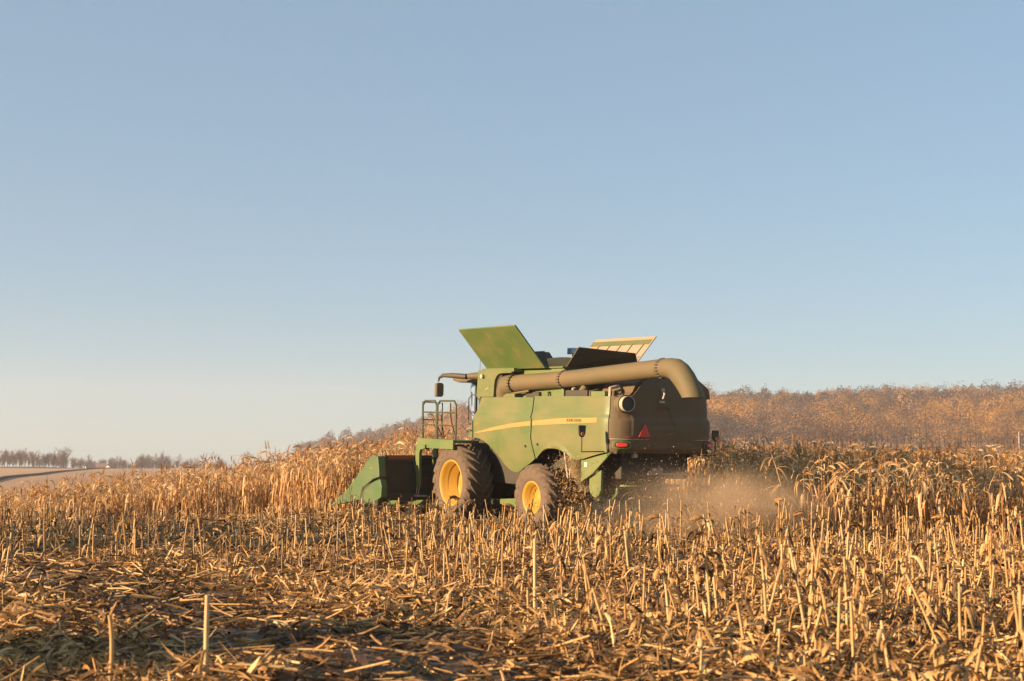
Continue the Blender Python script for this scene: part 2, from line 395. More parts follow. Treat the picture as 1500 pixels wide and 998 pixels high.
def one_stub(h, detail=1.0, seed=0, husk=False, wide=1.0):
    rg = np.random.default_rng(seed)
    st = Geo(); a1 = np.array([0.])
    z0 = np.zeros((1, 3)); z0[0, 2] = -.04
    st.add(*tubes(z0, rg.uniform(0, 6.28, 1), np.abs(rg.normal(0, .06, 1)), np.array([h + .04]), np.array([.0135 * wide]), np.array([.0105 * wide]), np.array([.75]),
                  S=8, n=8, curve=rg.normal(0, .10, 1), rng=rg, node=.10))
    K = 9
    lf = Geo()
    lf.add(*ribbons(np.stack([np.zeros(K), np.zeros(K), rg.uniform(.05, .95, K) * h], 1), rg.uniform(0, 6.28, K), rg.uniform(.6, 1.5, K), rg.uniform(-1.5, -.9, K), rg.uniform(1.3, 3, K),
                    rg.uniform(.10, .36, K) * min(1, .5 + h), rg.uniform(.018, .045, K), rg.uniform(.2, .8, K), S=6, rng=rg, fold=True))
    if husk:
        K = 4
        lf.add(*ribbons(np.stack([np.zeros(K), np.zeros(K), np.full(K, h * .93)], 1), np.full(K, rg.uniform(0, 6.28)) + rg.normal(0, .35, K), rg.uniform(.2, .9, K), rg.uniform(-1.2, -.3, K), np.full(K, 1.3),
                        rg.uniform(.16, .26, K), rg.uniform(.045, .075, K), rg.uniform(.3, .7, K), S=6, rng=rg, fold=True))
    return st.mesh('stub', M_STALK, True), lf.mesh('leaves', M_LITTER)
hs = [.12, .18, .24, .30, .36, .42, .50, .58, .66, .75, .85, .95]
TPL = {}
for i, h in enumerate(hs):
    TPL[i] = [one_stub(h, seed=100 + i * 7 + j, husk=(j == 2)) for j in range(3)]
SG = 'cut corn stubs standing in the foreground'
proto_stub = None
def put_stub(x, y, i, j, label, group, rz, tilt=(0, 0), name='corn_stub', cat='corn stub', z=None):
    st, lf = TPL[i][j]
    o = bpy.data.objects.new(name, st); COL.objects.link(o)
    zz = float(G(x, y)) if z is None else z
    o.location = (x, y, zz); o.rotation_euler = (tilt[0], tilt[1], rz)
    l = bpy.data.objects.new('leaves', lf); COL.objects.link(l); l.parent = o
    tag(o, label, cat, group)
    return o
for q in near:
    i = int(np.argmin(np.abs(np.array(hs) - sh[q]))); j = int(RNG.choice([0, 1, 2], p=[.45, .45, .1]))
    put_stub(float(sx[q]), float(sy[q]), i, j, 'dry tan cut corn stub with withered leaf scraps, standing in the near stubble', SG, RNG.uniform(0, 6.28), (RNG.normal(0, .12), RNG.normal(0, .12)))
# the two lone stalks at the lower left, one bowed and yellow
def lone(name, x, y, h, r, bow, az, tone, label, seed, topleaf=False):
    rg = np.random.default_rng(seed); st = Geo()
    st.add(*tubes(np.array([[x, y, float(G(x, y)) - .05]]), np.array([az]), np.array([-bow * .5]), np.array([h]), np.array([r]), np.array([r * .8]), np.array([tone]), S=10, n=10, curve=np.array([bow]), rng=rg, node=.07))
    o = st.obj(name, M_STALK, None, True); tag(o, label, 'corn stub')
    V = np.array(st.V[0]); V[:, :] -= 0
    K = 3; top = V[-5:].mean(0)
    lf = Geo(); lf.add(*ribbons(np.stack([np.full(K, x), np.full(K, y), float(G(x, y)) + rg.uniform(.1, .3, K)], 1), rg.uniform(0, 6.28, K), rg.uniform(.8, 1.4, K), rg.uniform(-1.5, -1, K), rg.uniform(1.3, 2.5, K), rg.uniform(.1, .25, K), rg.uniform(.02, .04, K), rg.uniform(.3, .8, K), S=6, rng=rg, fold=True))
    if topleaf:
        lf.add(*ribbons(np.tile(top, (2, 1)), rg.uniform(0, 6.28, 2), np.array([.5, .9]), np.array([-1.2, -.9]), np.array([1.3, 1.5]), np.array([.2, .14]), np.array([.05, .04]), np.array([.7, .5]), S=6, rng=rg, fold=True))
    l = lf.obj('leaves', M_LITTER); l.parent = o
    return o
lone('corn_stub', -2.97, 10.6, .63, .019, -.34, 0.2, .62, 'yellowish bowed corn stalk standing alone at the lower left edge of the near ground', 1)
lone('corn_stub', -2.20, 10.4, .72, .020, .03, 0.5, .98, 'pale straight corn stalk standing alone at the bottom, right of the bowed yellow one', 2)
lone('corn_stub', .25, 15.6, .98, .020, .02, 0.3, .92, 'thickest pale split corn stub standing below the rear wheel of the harvester', 3)
lone('corn_stub', -.10, 17.2, .95, .012, .12, 0.3, .8, 'corn stub topped by a round folded husk leaf, near the middle of the field', 4, True)
lone('corn_stub', 3.85, 10.9, .74, .016, .03, 0.3, .85, 'stout pale corn stub standing at the bottom right corner', 6)

# ------------------------------------------------------------------ standing corn
def plant_arrays(rg, H, nl, S, n, Sl, fold, tass=True):
    st, lv, ta = Geo(), Geo(), Geo()
    hs_ = H * .88
    st.add(*tubes(np.array([[0, 0, -.04]]), rg.uniform(0, 6.28, 1), np.abs(rg.normal(0, .03, 1)), np.array([hs_]), np.array([.014]), np.array([.006]), np.array([.55]), S=S, n=n, curve=rg.normal(0, .12, 1), rng=rg))
    hh = np.linspace(.22, .98, nl) * hs_ + rg.normal(0, .02, nl)
    az = np.arange(nl) * np.pi + rg.uniform(0, 6.28) + rg.normal(0, .5, nl)
    up = hh / hs_
    L = rg.uniform(.42, .80, nl) * (1 - .35 * (up > .8))
    lv.add(*ribbons(np.stack([np.zeros(nl), np.zeros(nl), hh], 1), az, rg.uniform(.5, 1.35, nl), np.where(up > .8, rg.uniform(-1.4, -.3, nl), rg.uniform(-1.57, -1.35, nl)),
                    np.where(up > .72, rg.uniform(1.2, 2.2, nl), rg.uniform(2.4, 4.6, nl)), L, rg.uniform(.035, .065, nl), np.clip(rg.normal(.48 + .22 * up, .22, nl), .02, 1), S=Sl, rng=rg, fold=fold, tau1=rg.uniform(-2.2, 2.2, nl)))
    # ear with its husk
    K = 3; eh = rg.uniform(.42, .52) * H; ea = rg.uniform(0, 6.28)
    lv.add(*ribbons(np.tile([0, 0, eh], (K, 1)), ea + rg.normal(0, .12, K), np.full(K, .6), rg.uniform(-1.4, -1.0, K), np.full(K, 2.2), rg.uniform(.22, .3, K), rg.uniform(.05, .08, K), rg.uniform(.55, 1, K), S=3, rng=rg))
    if tass:
        K = 5
        ta.add(*ribbons(np.tile([0, 0, hs_ * .97], (K, 1)) + rg.normal(0, .012, (K, 3)), rg.uniform(0, 6.28, K), rg.uniform(1.1, 1.55, K), rg.uniform(.3, 1.3, K), np.ones(K), rg.uniform(.14, .30, K), np.full(K, .012), rg.uniform(.1, .45, K), S=3, rng=rg))
    return st, lv, ta
# far templates merged for the mass
TFAR = []
for i in range(14):
    rg = np.random.default_rng(500 + i)
    st, lv, ta = plant_arrays(rg, 2.15 * rg.uniform(.9, 1.08), 9, 2, 4, 4, False)
    gg = Geo()
    for q in (st, lv, ta): gg.add(*q.arrays())
    TFAR.append(gg.arrays())
TNEAR = []
for i in range(12):
    rg = np.random.default_rng(800 + i)
    st, lv, ta = plant_arrays(rg, 2.1 * rg.uniform(.9, 1.06), 12, 6, 6, 7, True)
    TNEAR.append((st.mesh('stalk', M_STALK, True), lv.mesh('leaves', M_CORN), ta.mesh('tassel', M_CORN)))
def corn_cond(x, y):
    lx, ly = to_local(x, y)
    behind = (y < 33 + 31) | (x < 0)
    return in_view(x, y, 1.5) & is_standing(x, y) & (y < 84) & ((y < 62) | (x < -2) | (x > 5))
px_, py_ = row_points(corn_cond, skip=.05, jit=.05, pl=.17)
front = np.where(px_ > 3, py_ - 31.0 - .1 * (px_ - 5), py_ - 43.5)
vis = front + .35 * np.abs(RNG.normal(0, 1, len(front))) - np.where(px_ > 4.9, 2.2, 0)
# what lies behind the harvester is hidden
hid = (px_ / py_ > (600 - 750) / 2083) & (px_ / py_ < (1040 - 750) / 2083)
vis = vis + hid * 50
order = np.argsort(vis); ind, rest = order[:297], order[297:]
def hscale(x, y): return np.where(x > 3, .93, 1.05) * (1 + .10 * (vnoise(x / 3, y / 3, 40) - .5))
gc = Geo(); pick = RNG.integers(0, len(TFAR), len(rest))
for i, (V, F, T) in enumerate(TFAR):
    q = rest[pick == i]
    if len(q) == 0: continue
    K = len(q); a = RNG.uniform(0, 6.28, K); s = hscale(px_[q], py_[q]) * RNG.uniform(.88, 1.1, K)
    lx_, ly_ = RNG.normal(0, .06, K), RNG.normal(0, .06, K)
    ca, sa = np.cos(a)[:, None], np.sin(a)[:, None]
    vx = V[None, :, 0] * ca - V[None, :, 1] * sa; vy = V[None, :, 0] * sa + V[None, :, 1] * ca; vz = V[None, :, 2] * s[:, None]
    vx = vx + vz * lx_[:, None]; vy = vy + vz * ly_[:, None]
    P = np.stack([vx + px_[q][:, None], vy + py_[q][:, None], vz + G(px_[q], py_[q])[:, None]], -1).reshape(-1, 3)
    FF = (F[None] + (np.arange(K) * len(V))[:, None, None]).reshape(-1, 4)
    TT = np.clip(np.tile(T, K) + np.repeat(RNG.normal(0, .09, K), len(V)), 0, 1)
    gc.add(P, FF, TT)
tag(gc.obj('standing_corn', M_CORN), 'ripe dry corn crop standing in rows around the harvester', 'corn crop', kind='stuff')
for q in ind:
    x, y = float(px_[q]), float(py_[q])
    st, lv, ta = TNEAR[int(RNG.integers(0, len(TNEAR)))]
    o = bpy.data.objects.new('corn_plant', st); COL.objects.link(o)
    o.location = (x, y, float(G(x, y))); s = float(hscale(x, y)) * RNG.uniform(.9, 1.08)
    o.scale = (1, 1, s); o.rotation_euler = (RNG.normal(0, .05), RNG.normal(0, .05), RNG.uniform(0, 6.28))
    for nm, me in (('leaves', lv), ('tassel', ta)):
        c_ = bpy.data.objects.new(nm, me); COL.objects.link(c_); c_.parent = o
    if x > 3: tag(o, 'ripe dry corn plant on the standing edge, right of the harvester', 'corn plant', 'corn plants at the edge right of the harvester')
    else: tag(o, 'ripe dry corn plant on the standing edge, left of the harvester', 'corn plant', 'corn plants at the edge left of the harvester')

# plants leaning out of the right-hand corner of the crop
def leaner(x, y, H, lean, az, label, seed):
    rg = np.random.default_rng(seed)
    st, lv, ta = Geo(), Geo(), Geo()
    z = float(G(x, y))
    st.add(*tubes(np.array([[0, 0, 0.]]), np.array([az]), np.array([.02]), np.array([H]), np.array([.015]), np.array([.008]), np.array([.8]), S=10, n=6, curve=np.array([lean]), rng=rg))
    V = st.V[0].reshape(11, 6, 3).mean(1)
    K = 11; i = rg.integers(3, 11, K)
    lv.add(*ribbons(V[i], az + rg.normal(0, .7, K) + (rg.uniform(0, 1, K) < .3) * np.pi, rg.uniform(-.1, .9, K), rg.uniform(-1.5, -.5, K), rg.uniform(1, 2, K), rg.uniform(.45, .8, K), rg.uniform(.035, .055, K), rg.uniform(.5, .95, K), S=8, rng=rg, fold=True))
    ta.add(*ribbons(np.tile(V[-1], (4, 1)), az + rg.normal(0, .4, 4), rg.uniform(-.2, .7, 4), rg.uniform(-1, 0, 4), np.ones(4), rg.uniform(.15, .3, 4), np.full(4, .012), np.full(4, .4), S=3, rng=rg))
    o = st.obj('corn_plant', M_STALK, None, True); o.location = (x, y, z)
    lv.obj('leaves', M_CORN, o); ta.obj('tassel', M_CORN, o)
    tag(o, label, 'corn plant')
leaner(6.15, 32.0, 2.0, .35, math.pi, 'pale corn plant at the corner of the standing crop, long leaves hanging towards the dust', 61)
leaner(6.75, 31.6, 1.95, 1.1, 0.1, 'corn plant with its top arched over, second from the dusty corner of the crop', 62)

# ------------------------------------------------------------------ combine: mesh helpers
class MB:
    """collects plain shapes in machine coordinates (x right, y forward, z up)"""
    def __init__(s): s.v = []; s.f = []; s.sm = []
    def raw(s, v, f, sm=False):
        n = len(s.v); s.v += [tuple(p) for p in v]; s.f += [tuple(i + n for i in q) for q in f]; s.sm += [sm] * len(f); return s
    def box(s, x0, x1, y0, y1, z0, z1):
        v = [(x, y, z) for x in (x0, x1) for y in (y0, y1) for z in (z0, z1)]
        return s.raw(v, [(0, 1, 3, 2), (4, 6, 7, 5), (0, 4, 5, 1), (2, 3, 7, 6), (0, 2, 6, 4), (1, 5, 7, 3)])
    def prism(s, poly, a, b, axis='x'):
        """polygon in the two other axes, extruded along axis from a to b (a, b may be functions of the point)"""
        fa = a if callable(a) else (lambda p: a); fb = b if callable(b) else (lambda p: b)
        def mk(p, q):
            return {'x': (q, p[0], p[1]), 'y': (p[0], q, p[1]), 'z': (p[0], p[1], q)}[axis]
        n = len(poly); v = [mk(p, fa(p)) for p in poly] + [mk(p, fb(p)) for p in poly]
        f = [tuple(range(n - 1, -1, -1)), tuple(range(n, 2 * n))] + [(i, (i + 1) % n, n + (i + 1) % n, n + i) for i in range(n)]
        return s.raw(v, f)
    def tube(s, pts, r, n=10, cap=True, sm=True):
        pts = [Vector(p) for p in pts]; rs = r if isinstance(r, (list, tuple)) else [r] * len(pts)
        up = None; rings = []
        for i, p in enumerate(pts):
            t = (pts[min(i + 1, len(pts) - 1)] - pts[max(i - 1, 0)]).normalized()
            if up is None: up = t.orthogonal().normalized()
            up = (up - t * up.dot(t)).normalized(); w = t.cross(up)
            rings.append([p + (up * math.cos(a) + w * math.sin(a)) * rs[i] for a in [2 * math.pi * k / n for k in range(n)]])
        v = [q for rg in rings for q in rg]
        f = [(i * n + k, i * n + (k + 1) % n, (i + 1) * n + (k + 1) % n, (i + 1) * n + k) for i in range(len(pts) - 1) for k in range(n)]
        s.raw(v, f, sm)
        if cap:
            s.raw(rings[0], [tuple(range(n))]); s.raw(rings[-1], [tuple(range(n - 1, -1, -1))])
        return s
    def lathe(s, prof, n=48, axis_y=0, cz=0, sm=True, closed=False):
        """profile of (x, r) about an axle along x"""
        m = len(prof); v = []
        for k in range(n):
            a = 2 * math.pi * k / n
            v += [(x, axis_y + r * math.cos(a), cz + r * math.sin(a)) for x, r in prof]
        f = []
        for k in range(n):
            k2 = (k + 1) % n
            for i in range(m if closed else m - 1):
                j = (i + 1) % m
                f.append((k * m + i, k * m + j, k2 * m + j, k2 * m + i))
        return s.raw(v, f, sm)
    def grid(s, fn, nu, nv, thick=None, sm=True):
        v = [fn(i / nu, j / nv) for i in range(nu + 1) for j in range(nv + 1)]
        f = [(i * (nv + 1) + j, (i + 1) * (nv + 1) + j, (i + 1) * (nv + 1) + j + 1, i * (nv + 1) + j + 1) for i in range(nu) for j in range(nv)]
        return s.raw(v, f, sm)
    def build(s, name, mat, parent=None, bevel=0.0, solid=0.0):
        me = bpy.data.meshes.new(name); me.from_pydata(s.v, [], s.f); me.update()
        me.polygons.foreach_set('use_smooth', s.sm)
        import bmesh
        bm = bmesh.new(); bm.from_mesh(me); bmesh.ops.recalc_face_normals(bm, faces=bm.faces); bm.to_mesh(me); bm.free()
        me.materials.append(mat)
        o = bpy.data.objects.new(name, me); COL.objects.link(o)
        if parent is not None: o.parent = parent
        if solid:
            m = o.modifiers.new('thick', 'SOLIDIFY'); m.thickness = solid; m.offset = 0
            m = o.modifiers.new('split', 'EDGE_SPLIT'); m.split_angle = R(35)
        if bevel:
            m = o.modifiers.new('bev', 'BEVEL'); m.width = bevel; m.segments = 2; m.limit_method = 'ANGLE'; m.angle_limit = R(40)
        return o

HV = empty('combine_harvester'); HV.matrix_world = MW
tag(HV, 'dusty green combine harvester with open tank lids, yellow wheels and a corn header', 'combine harvester')

def pc(tbl, t): return float(np.interp(t, [a for a, _ in tbl], [b_ for _, b_ in tbl]))
HW = 1.42; CR = .50; YC = -2.35
def wrap(s_, side=-1):
    """s: distance from y=0 rearwards along the side, then round the corner, then across the back"""
    if s_ <= -YC: return (side * HW, -s_), (side, 0)
    a = (s_ + YC) / CR
    if a <= math.pi / 2: return (side * (HW - CR + CR * math.cos(a)), YC - CR * math.sin(a)), (side * math.cos(a), -math.sin(a))
    d = s_ + YC - CR * math.pi / 2
    return (side * (HW - CR - d), YC - CR), (0, -1)
def bulge(z):   # body side profile: crease near z=2.72, tuck under at the bottom
    return float(np.interp(z, [1.3, 1.7, 2.05, 2.55, 2.70, 2.78, 3.2, 3.7], [-.06, .0, .035, .05, .045, .0, -.03, -.10]))
SEAM = [(1.6, .30), (1.71, .32), (2.19, .49), (2.61, .44), (2.71, .51), (3.22, .47)]
BOT_F = [(.30, 1.71), (.34, 1.69), (1.06, 1.38), (1.18, 1.345), (1.31, 1.34), (1.45, 1.37), (1.73, 1.50), (2.05, 1.76), (2.4, 1.97), (2.65, 2.07), (2.91, 2.12), (3.46, 2.14)]
BOT_R = [(-2.6, 1.97), (-2.35, 1.92), (-1.95, 1.84), (-1.64, 1.77), (-1.37, 1.74), (-1.27, 1.76), (-1.18, 1.81), (-1.05, 1.88), (-.92, 1.93), (-.75, 1.97), (-.58, 1.98), (-.40, 1.97), (-.23, 1.94), (-.05, 1.88), (.05, 1.84), (.18, 1.77), (.29, 1.71), (.5, 1.7)]
ARCHC = (-.55, 1.25)
def side_panels(side, par):
    gap = .021
    def ff(u, v):
        yl = .30 + gap * 2
        y0 = .5 + u * 2.9
        zb = pc(BOT_F, .31 + u * 3.15); zt = 3.16
        z = zb + (zt - zb) * v
        yr = pc(SEAM, z) + gap; yf = 3.46 - max(0, z - 2.14) * .53
        y_ = yr + (yf - yr) * u
        return (side * (HW + bulge(z)), y_, z)
    f = MB().grid(ff, 64, 22).build('side_panel', P_PANEL, par, solid=.03)
    s_end = -YC + CR * math.radians(25)
    def fr(u, v):
        s0 = -.30 + u * (s_end + .30)
        zb = pc(BOT_R, -s0); zt = 3.19
        z = zb + (zt - zb) * v
        yr = pc(SEAM, z) - gap
        s_ = -yr + u * (s_end + yr)
        (x, y), (nx_, ny_) = wrap(s_, side)
        d = bulge(z)
        # flared lip over the wheel
        rr = math.hypot(y - ARCHC[0], (z - ARCHC[1]) * 1.05)
        if y > -1.6: d += .045 * math.exp(-((rr - .80) / .055) ** 2)
        return (x + nx_ * d, y + ny_ * d, z)
    r = MB().grid(fr, 110, 26).build('side_panel', P_PANEL, par, solid=.03)
    return f, r
fp, rp = side_panels(-1, HV)
side_panels(1, HV)
# bright stripe, a thin decal proud of the panels
STT = [(-2.23, 2.71), (-1.61, 2.70), (-.78, 2.68), (.44, 2.60), (1.3, 2.53), (2.26, 2.41), (3.12, 2.26)]
STB = [(-2.23, 2.61), (-1.61, 2.58), (-.78, 2.55), (.44, 2.49), (1.3, 2.43), (2.26, 2.33), (3.12, 2.245)]
for (a, b_) in ((-2.23, .42), (.50, 3.12)):
    def fs(u, v, a=a, b_=b_):
        y_ = a + (b_ - a) * u; z = pc(STB, y_) + (pc(STT, y_) - pc(STB, y_)) * v
        return (-(HW + bulge(z) + .019), y_, z)
    MB().grid(fs, 40, 6).build('stripe', P_STRIPE, rp if a < 0 else fp)
def text(body, size, loc, mat, parent, rot, ext=.002, name='lettering', shear=0, sx=1):
    cu = bpy.data.curves.new(name, 'FONT'); cu.body = body; cu.size = size; cu.extrude = ext; cu.align_x = 'CENTER'; cu.align_y = 'CENTER'; cu.shear = shear
    cu.materials.append(mat)
    tmp = bpy.data.objects.new('tmp', cu); COL.objects.link(tmp)
    me = bpy.data.meshes.new_from_object(tmp); bpy.data.objects.remove(tmp)
    if not me.materials: me.materials.append(mat)
    o = bpy.data.objects.new(name, me); COL.objects.link(o); o.parent = parent; o.location = loc; o.rotation_euler = rot; o.scale = (sx, 1, 1)
    return o
LROT = (R(90), 0, R(-90))
text('JOHN DEERE', .105, (-(HW + .073), -1.35, 2.635), P_PANEL, rp, LROT)
text('S700', .13, (-(HW + .066), 3.0, 2.46), P_STRIPE, fp, LROT, shear=.1)
# bolts on the panels near the seam
for (y_, z_) in ((.72, 1.99), (.18, 2.05)):
    MB().tube([(-HW - .03, y_, z_), (-HW - .075, y_, z_)], .03, 10).build('latch', P_BLACK, fp if y_ > .4 else rp)
# black seams between panels
MB().grid(lambda u, v: (-(HW - .03 + bulge(1.7 + 1.46 * v)), pc(SEAM, 1.7 + 1.46 * v) + (u - .5) * .08, 1.7 + 1.46 * v), 1, 20).build('panel_seam', P_BLACK, HV)

# rear hood
S0 = -YC + CR * math.radians(27)
HALF = (HW - CR) + CR * math.pi / 2 - CR * math.radians(27) - .0
ZTOP = [(0, 3.20), (.15, 3.20), (.52, 3.22), (.68, 3.36), (.85, 3.56), (1.1, 3.62), (1.6, 3.64), (2.3, 3.62), (2.75, 3.52), (2.95, 3.40)]
TOT = 2 * HALF
def fh(u, v):
    s_ = u * TOT
    if s_ <= HALF: (x, y), (nx_, ny_) = wrap(S0 + s_, -1)
    else: (x, y), (nx_, ny_) = wrap(S0 + TOT - s_, 1)
    zt = pc(ZTOP, s_ * 2.95 / TOT); zb = 1.95 + .03 * abs(u - .5)
    z = zb + (zt - zb) * v
    d = float(np.interp(z, [1.9, 2.05, 2.25, 2.256, 2.5, 2.66, 2.74, 3.2, 3.65], [-.10, .01, .03, .045, .06, .055, -.005, -.03, -.12]))
    if u < .07: d = d * .5 + bulge(min(z, 3.2)) * .5
    # trapezoid recess under the latch
    rx = abs(x + .14); m = max(0., min(1., (2.98 - z) / .04)) * max(0., min(1., (z - 2.5) / .05)) * max(0., min(1., (.20 + (2.98 - z) * .25 - rx) / .03))
    d -= .035 * m
    d += .03 * math.cos(x * 1.1) * (abs(x) < 1.0)
    return (x + nx_ * d, y + ny_ * d, z)
hood = MB().grid(fh, 120, 60).build('rear_hood', P_HOOD, HV, solid=.03)
# left shoulder of the hood beside the exhaust, and hood top
MB().prism([(-1.33, 3.195), (-1.0, 3.20), (-.88, 3.30), (-.78, 3.50), (-.6, 3.60), (1.0, 3.62), (1.30, 3.42), (1.36, 3.19)], -2.72, -1.55, 'y').build('hood_top', P_HOOD, HV, bevel=.04)
# latch on the hood
h_ = MB().tube([(-.20, -2.93, 3.34), (-.19, -3.0, 3.28), (-.22, -2.98, 3.16)], .022, 8).box(-.28, -.14, -2.95, -2.91, 3.07, 3.12).tube([(-.2, -2.92, 3.36), (-.2, -2.97, 3.36)], .04, 10)
h_.build('latch', P_METAL, hood)
# slow vehicle triangle
tr = MB().prism([(-.87, 2.305), (-.53, 2.305), (-.70, 2.62)], -2.975, -2.957, 'y').build('warning_triangle', P_RED, hood, bevel=.008)
# tail lamps and faint reflector tape
def lamp(side):
    g_ = MB()
    def fl(u, v, a=0.16, b_=.085, d0=.05):
        ang = 2 * math.pi * u
        return None
    def ringed(sx_, sz_, d0, name, mat, par, sm=True):
        mm = MB(); n = 28; pts = []
        for k in range(n):
            a = 2 * math.pi * k / n
            cu_ = abs(math.cos(a)) ** .6 * (1 if math.cos(a) > 0 else -1); su_ = abs(math.sin(a)) ** .6 * (1 if math.sin(a) > 0 else -1)
            ss = -YC + CR * math.radians(58) + cu_ * sx_; (x, y), (nx_, ny_) = wrap(ss, side)
            pts.append(((x, y), (nx_, ny_), 2.13 + su_ * sz_))
        v = [(p[0][0] + p[1][0] * (d0 - .05), p[0][1] + p[1][1] * (d0 - .05), p[2]) for p in pts] + [(p[0][0] + p[1][0] * d0, p[0][1] + p[1][1] * d0, p[2]) for p in pts]
        mm.raw(v, [tuple(range(n)), tuple(range(n, 2 * n))] + [(i, (i + 1) % n, n + (i + 1) % n, n + i) for i in range(n)])
        return mm.build(name, mat, par, bevel=.012)
    h = ringed(.19, .095, .085, 'tail_lamp', P_GREEN if side < 0 else P_HOOD, hood)
    ringed(.145, .065, .100, 'recess', P_BLACK, h)
    ringed(.105, .045, .118, 'lens', P_RED, h)
lamp(-1); lamp(1)
def tape(s0, s1, z0, z1, side):
    def ft(u, v):
        ss = s0 + (s1 - s0) * u; (x, y), (nx_, ny_) = wrap(ss, side)
        return (x + nx_ * .085, y + ny_ * .085, z0 + (z1 - z0) * v)
    MB().grid(ft, 8, 2).build('reflector_tape', P_REDDULL, hood)
tape(2.9, 3.12, 2.28, 2.33, -1); tape(2.9, 3.15, 2.28, 2.33, 1)
# thin pale trim line round the lower hood
MB().grid(lambda u, v: (lambda q: (q[0][0] + q[1][0] * .078, q[0][1] + q[1][1] * .078, 2.249 + .012 * v))(wrap(2.62 + u * 1.9, -1)), 50, 1).build('trim_line', P_METAL, hood)
MB().grid(lambda u, v: (lambda q: (q[0][0] + q[1][0] * .078, q[0][1] + q[1][1] * .078, 2.249 + .012 * v))(wrap(4.52 - u * 1.9, 1)), 50, 1).build('trim_line', P_METAL, hood)
# exhaust outlet
ex = MB(); ex.tube([(-1.13, -2.55, 3.03), (-1.17, -2.98, 3.03)], .165, 24, cap=False)
exo = ex.build('exhaust_outlet', P_METAL, HV, solid=.015)
MB().tube([(-1.125, -2.60, 3.03), (-1.155, -2.86, 3.03)], .20, 24).build('collar', P_TUBE, exo, bevel=.03)
MB().tube([(-1.17, -2.90, 3.03), (-1.168, -2.965, 3.03)], .148, 24).build('bore', P_BLACK, exo)
# right-hand flank strip that stands out behind the hood
MB().box(1.44, 1.50, -2.35, -1.5, 2.72, 3.42).build('side_shield', P_HOOD, HV, bevel=.03)

# inner body / deck
MB().box(-1.30, 1.30, -2.3, 3.25, 2.05, 3.12).build('body_core', P_DARK, HV)
MB().box(-1.36, 1.36, -2.3, 3.2, 3.10, 3.14).build('deck', P_DARK, HV)
# engine bay clutter under the auger
eb = MB(); 
for (x0, x1, y0, y1, z0, z1) in ((-1.25, -.8, -1.5, -.6, 3.14, 3.34), (-1.0, -.4, -.5, .4, 3.14, 3.46), (-.7, .9, -1.6, -.3, 3.14, 3.6), (-1.2, -.9, .6, 1.2, 3.14, 3.30)):
    eb.box(x0, x1, y0, y1, z0, z1)
eb.build('engine_block', P_DARK, HV, bevel=.03)
MB().box(-1.30, -.95, -2.25, -1.72, 3.145, 3.31).build('tool_box', P_GREEN, HV, bevel=.015)
for k, (y0, z0) in enumerate(((-2.45, 3.30), (-2.32, 3.38), (-1.55, 3.30), (-.85, 3.36), (.2, 3.28))):
    MB().tube([(-1.2, y0, 3.12), (-1.18, y0 + .02, z0), (-.9, y0 + .1, z0 + .05)], .03 + .01 * (k % 2), 8).build('pipe', P_METAL if k % 2 else P_TUBE, HV)
MB().tube([(-1.15, -.95, 3.13), (-1.1, -1.25, 3.45)], .085, 14).build('air_duct', P_TUBE, HV)
MB().tube([(-1.28, 1.7, 3.33), (-1.27, .6, 3.42)], .035, 8).tube([(-1.30, 1.72, 3.25), (-1.28, .9, 3.32)], .03, 8).build('hydraulic_pipe', P_TUBE, HV)

# grain tank
tank = MB().box(-1.12, 1.12, -.35, 3.0, 3.12, 3.86).build('grain_tank', P_GREEN, HV, bevel=.02)
MB().box(-1.40, -1.12, 1.44, 2.98, 3.79, 3.885).box(-1.18, 1.18, -.38, 3.02, 3.862, 3.90).build('tank_rail', P_PANEL, tank, bevel=.012)
# front tower beside the auger pivot, with its arched opening
tw = [(3.17, 3.165), (3.10, 3.85), (1.50, 3.80), (1.50, 3.755), (1.90, 3.755), (2.02, 3.75), (2.14, 3.72), (2.22, 3.66), (2.28, 3.58), (2.31, 3.45), (2.33, 3.165)]
MB().prism(tw, -1.43, -1.36, 'x').build('tank_side', P_PANEL, HV, bevel=.012)
MB().box(-1.36, -1.13, 2.05, 3.10, 3.14, 3.78).build('tower_core', P_DARK, HV)
MB().tube([(-1.43, 2.83, 3.69), (-1.50, 2.83, 3.69)], .055, 14).build('work_lamp', P_METAL, HV, bevel=.01)
# emblem plate on tower: shield outline with small leaping figure
def leap(par, x, y0, z0, s, mat):
    pts = [(0, .0), (.22, .14), (.5, .16), (.8, .30), (1., .25), (.92, .40), (.80, .44), (.74, .62), (.66, .42), (.40, .34), (.16, .32), (-.06, .10)]
    MB().prism([(y0 - a * s, z0 + b_ * s) for a, b_ in pts], x, x - .004, 'x').build('emblem', mat, par)
leap(HV, -1.432, 2.72, 3.33, .17, P_STRIPE)

def lid(name, pts, n_off, mat, par, ribs=None):
    """pts: hinge a, hinge b, top b, top a ; a thin pan with a folded rim"""
    a, b_, c_, d_ = [Vector(p) for p in pts]; n_ = (b_ - a).cross(d_ - a).normalized() * n_off
    m = MB(); v = [a, b_, c_, d_, a + n_, b_ + n_, c_ + n_, d_ + n_]
    m.raw(v, [(0, 1, 2, 3), (4, 7, 6, 5), (0, 4, 5, 1), (1, 5, 6, 2), (2, 6, 7, 3), (3, 7, 4, 0)])
    return m.build(name, mat, par, bevel=.012), (a, b_, c_, d_, n_)
l1, (a, b_, c_, d_, n_) = lid('tank_lid', [(-1.25, 2.90, 3.885), (-1.25, .22, 3.885), (-2.12, .22 + 0.02, 4.86), (-2.12, 2.92, 4.86)], .04, P_HATCH, HV)
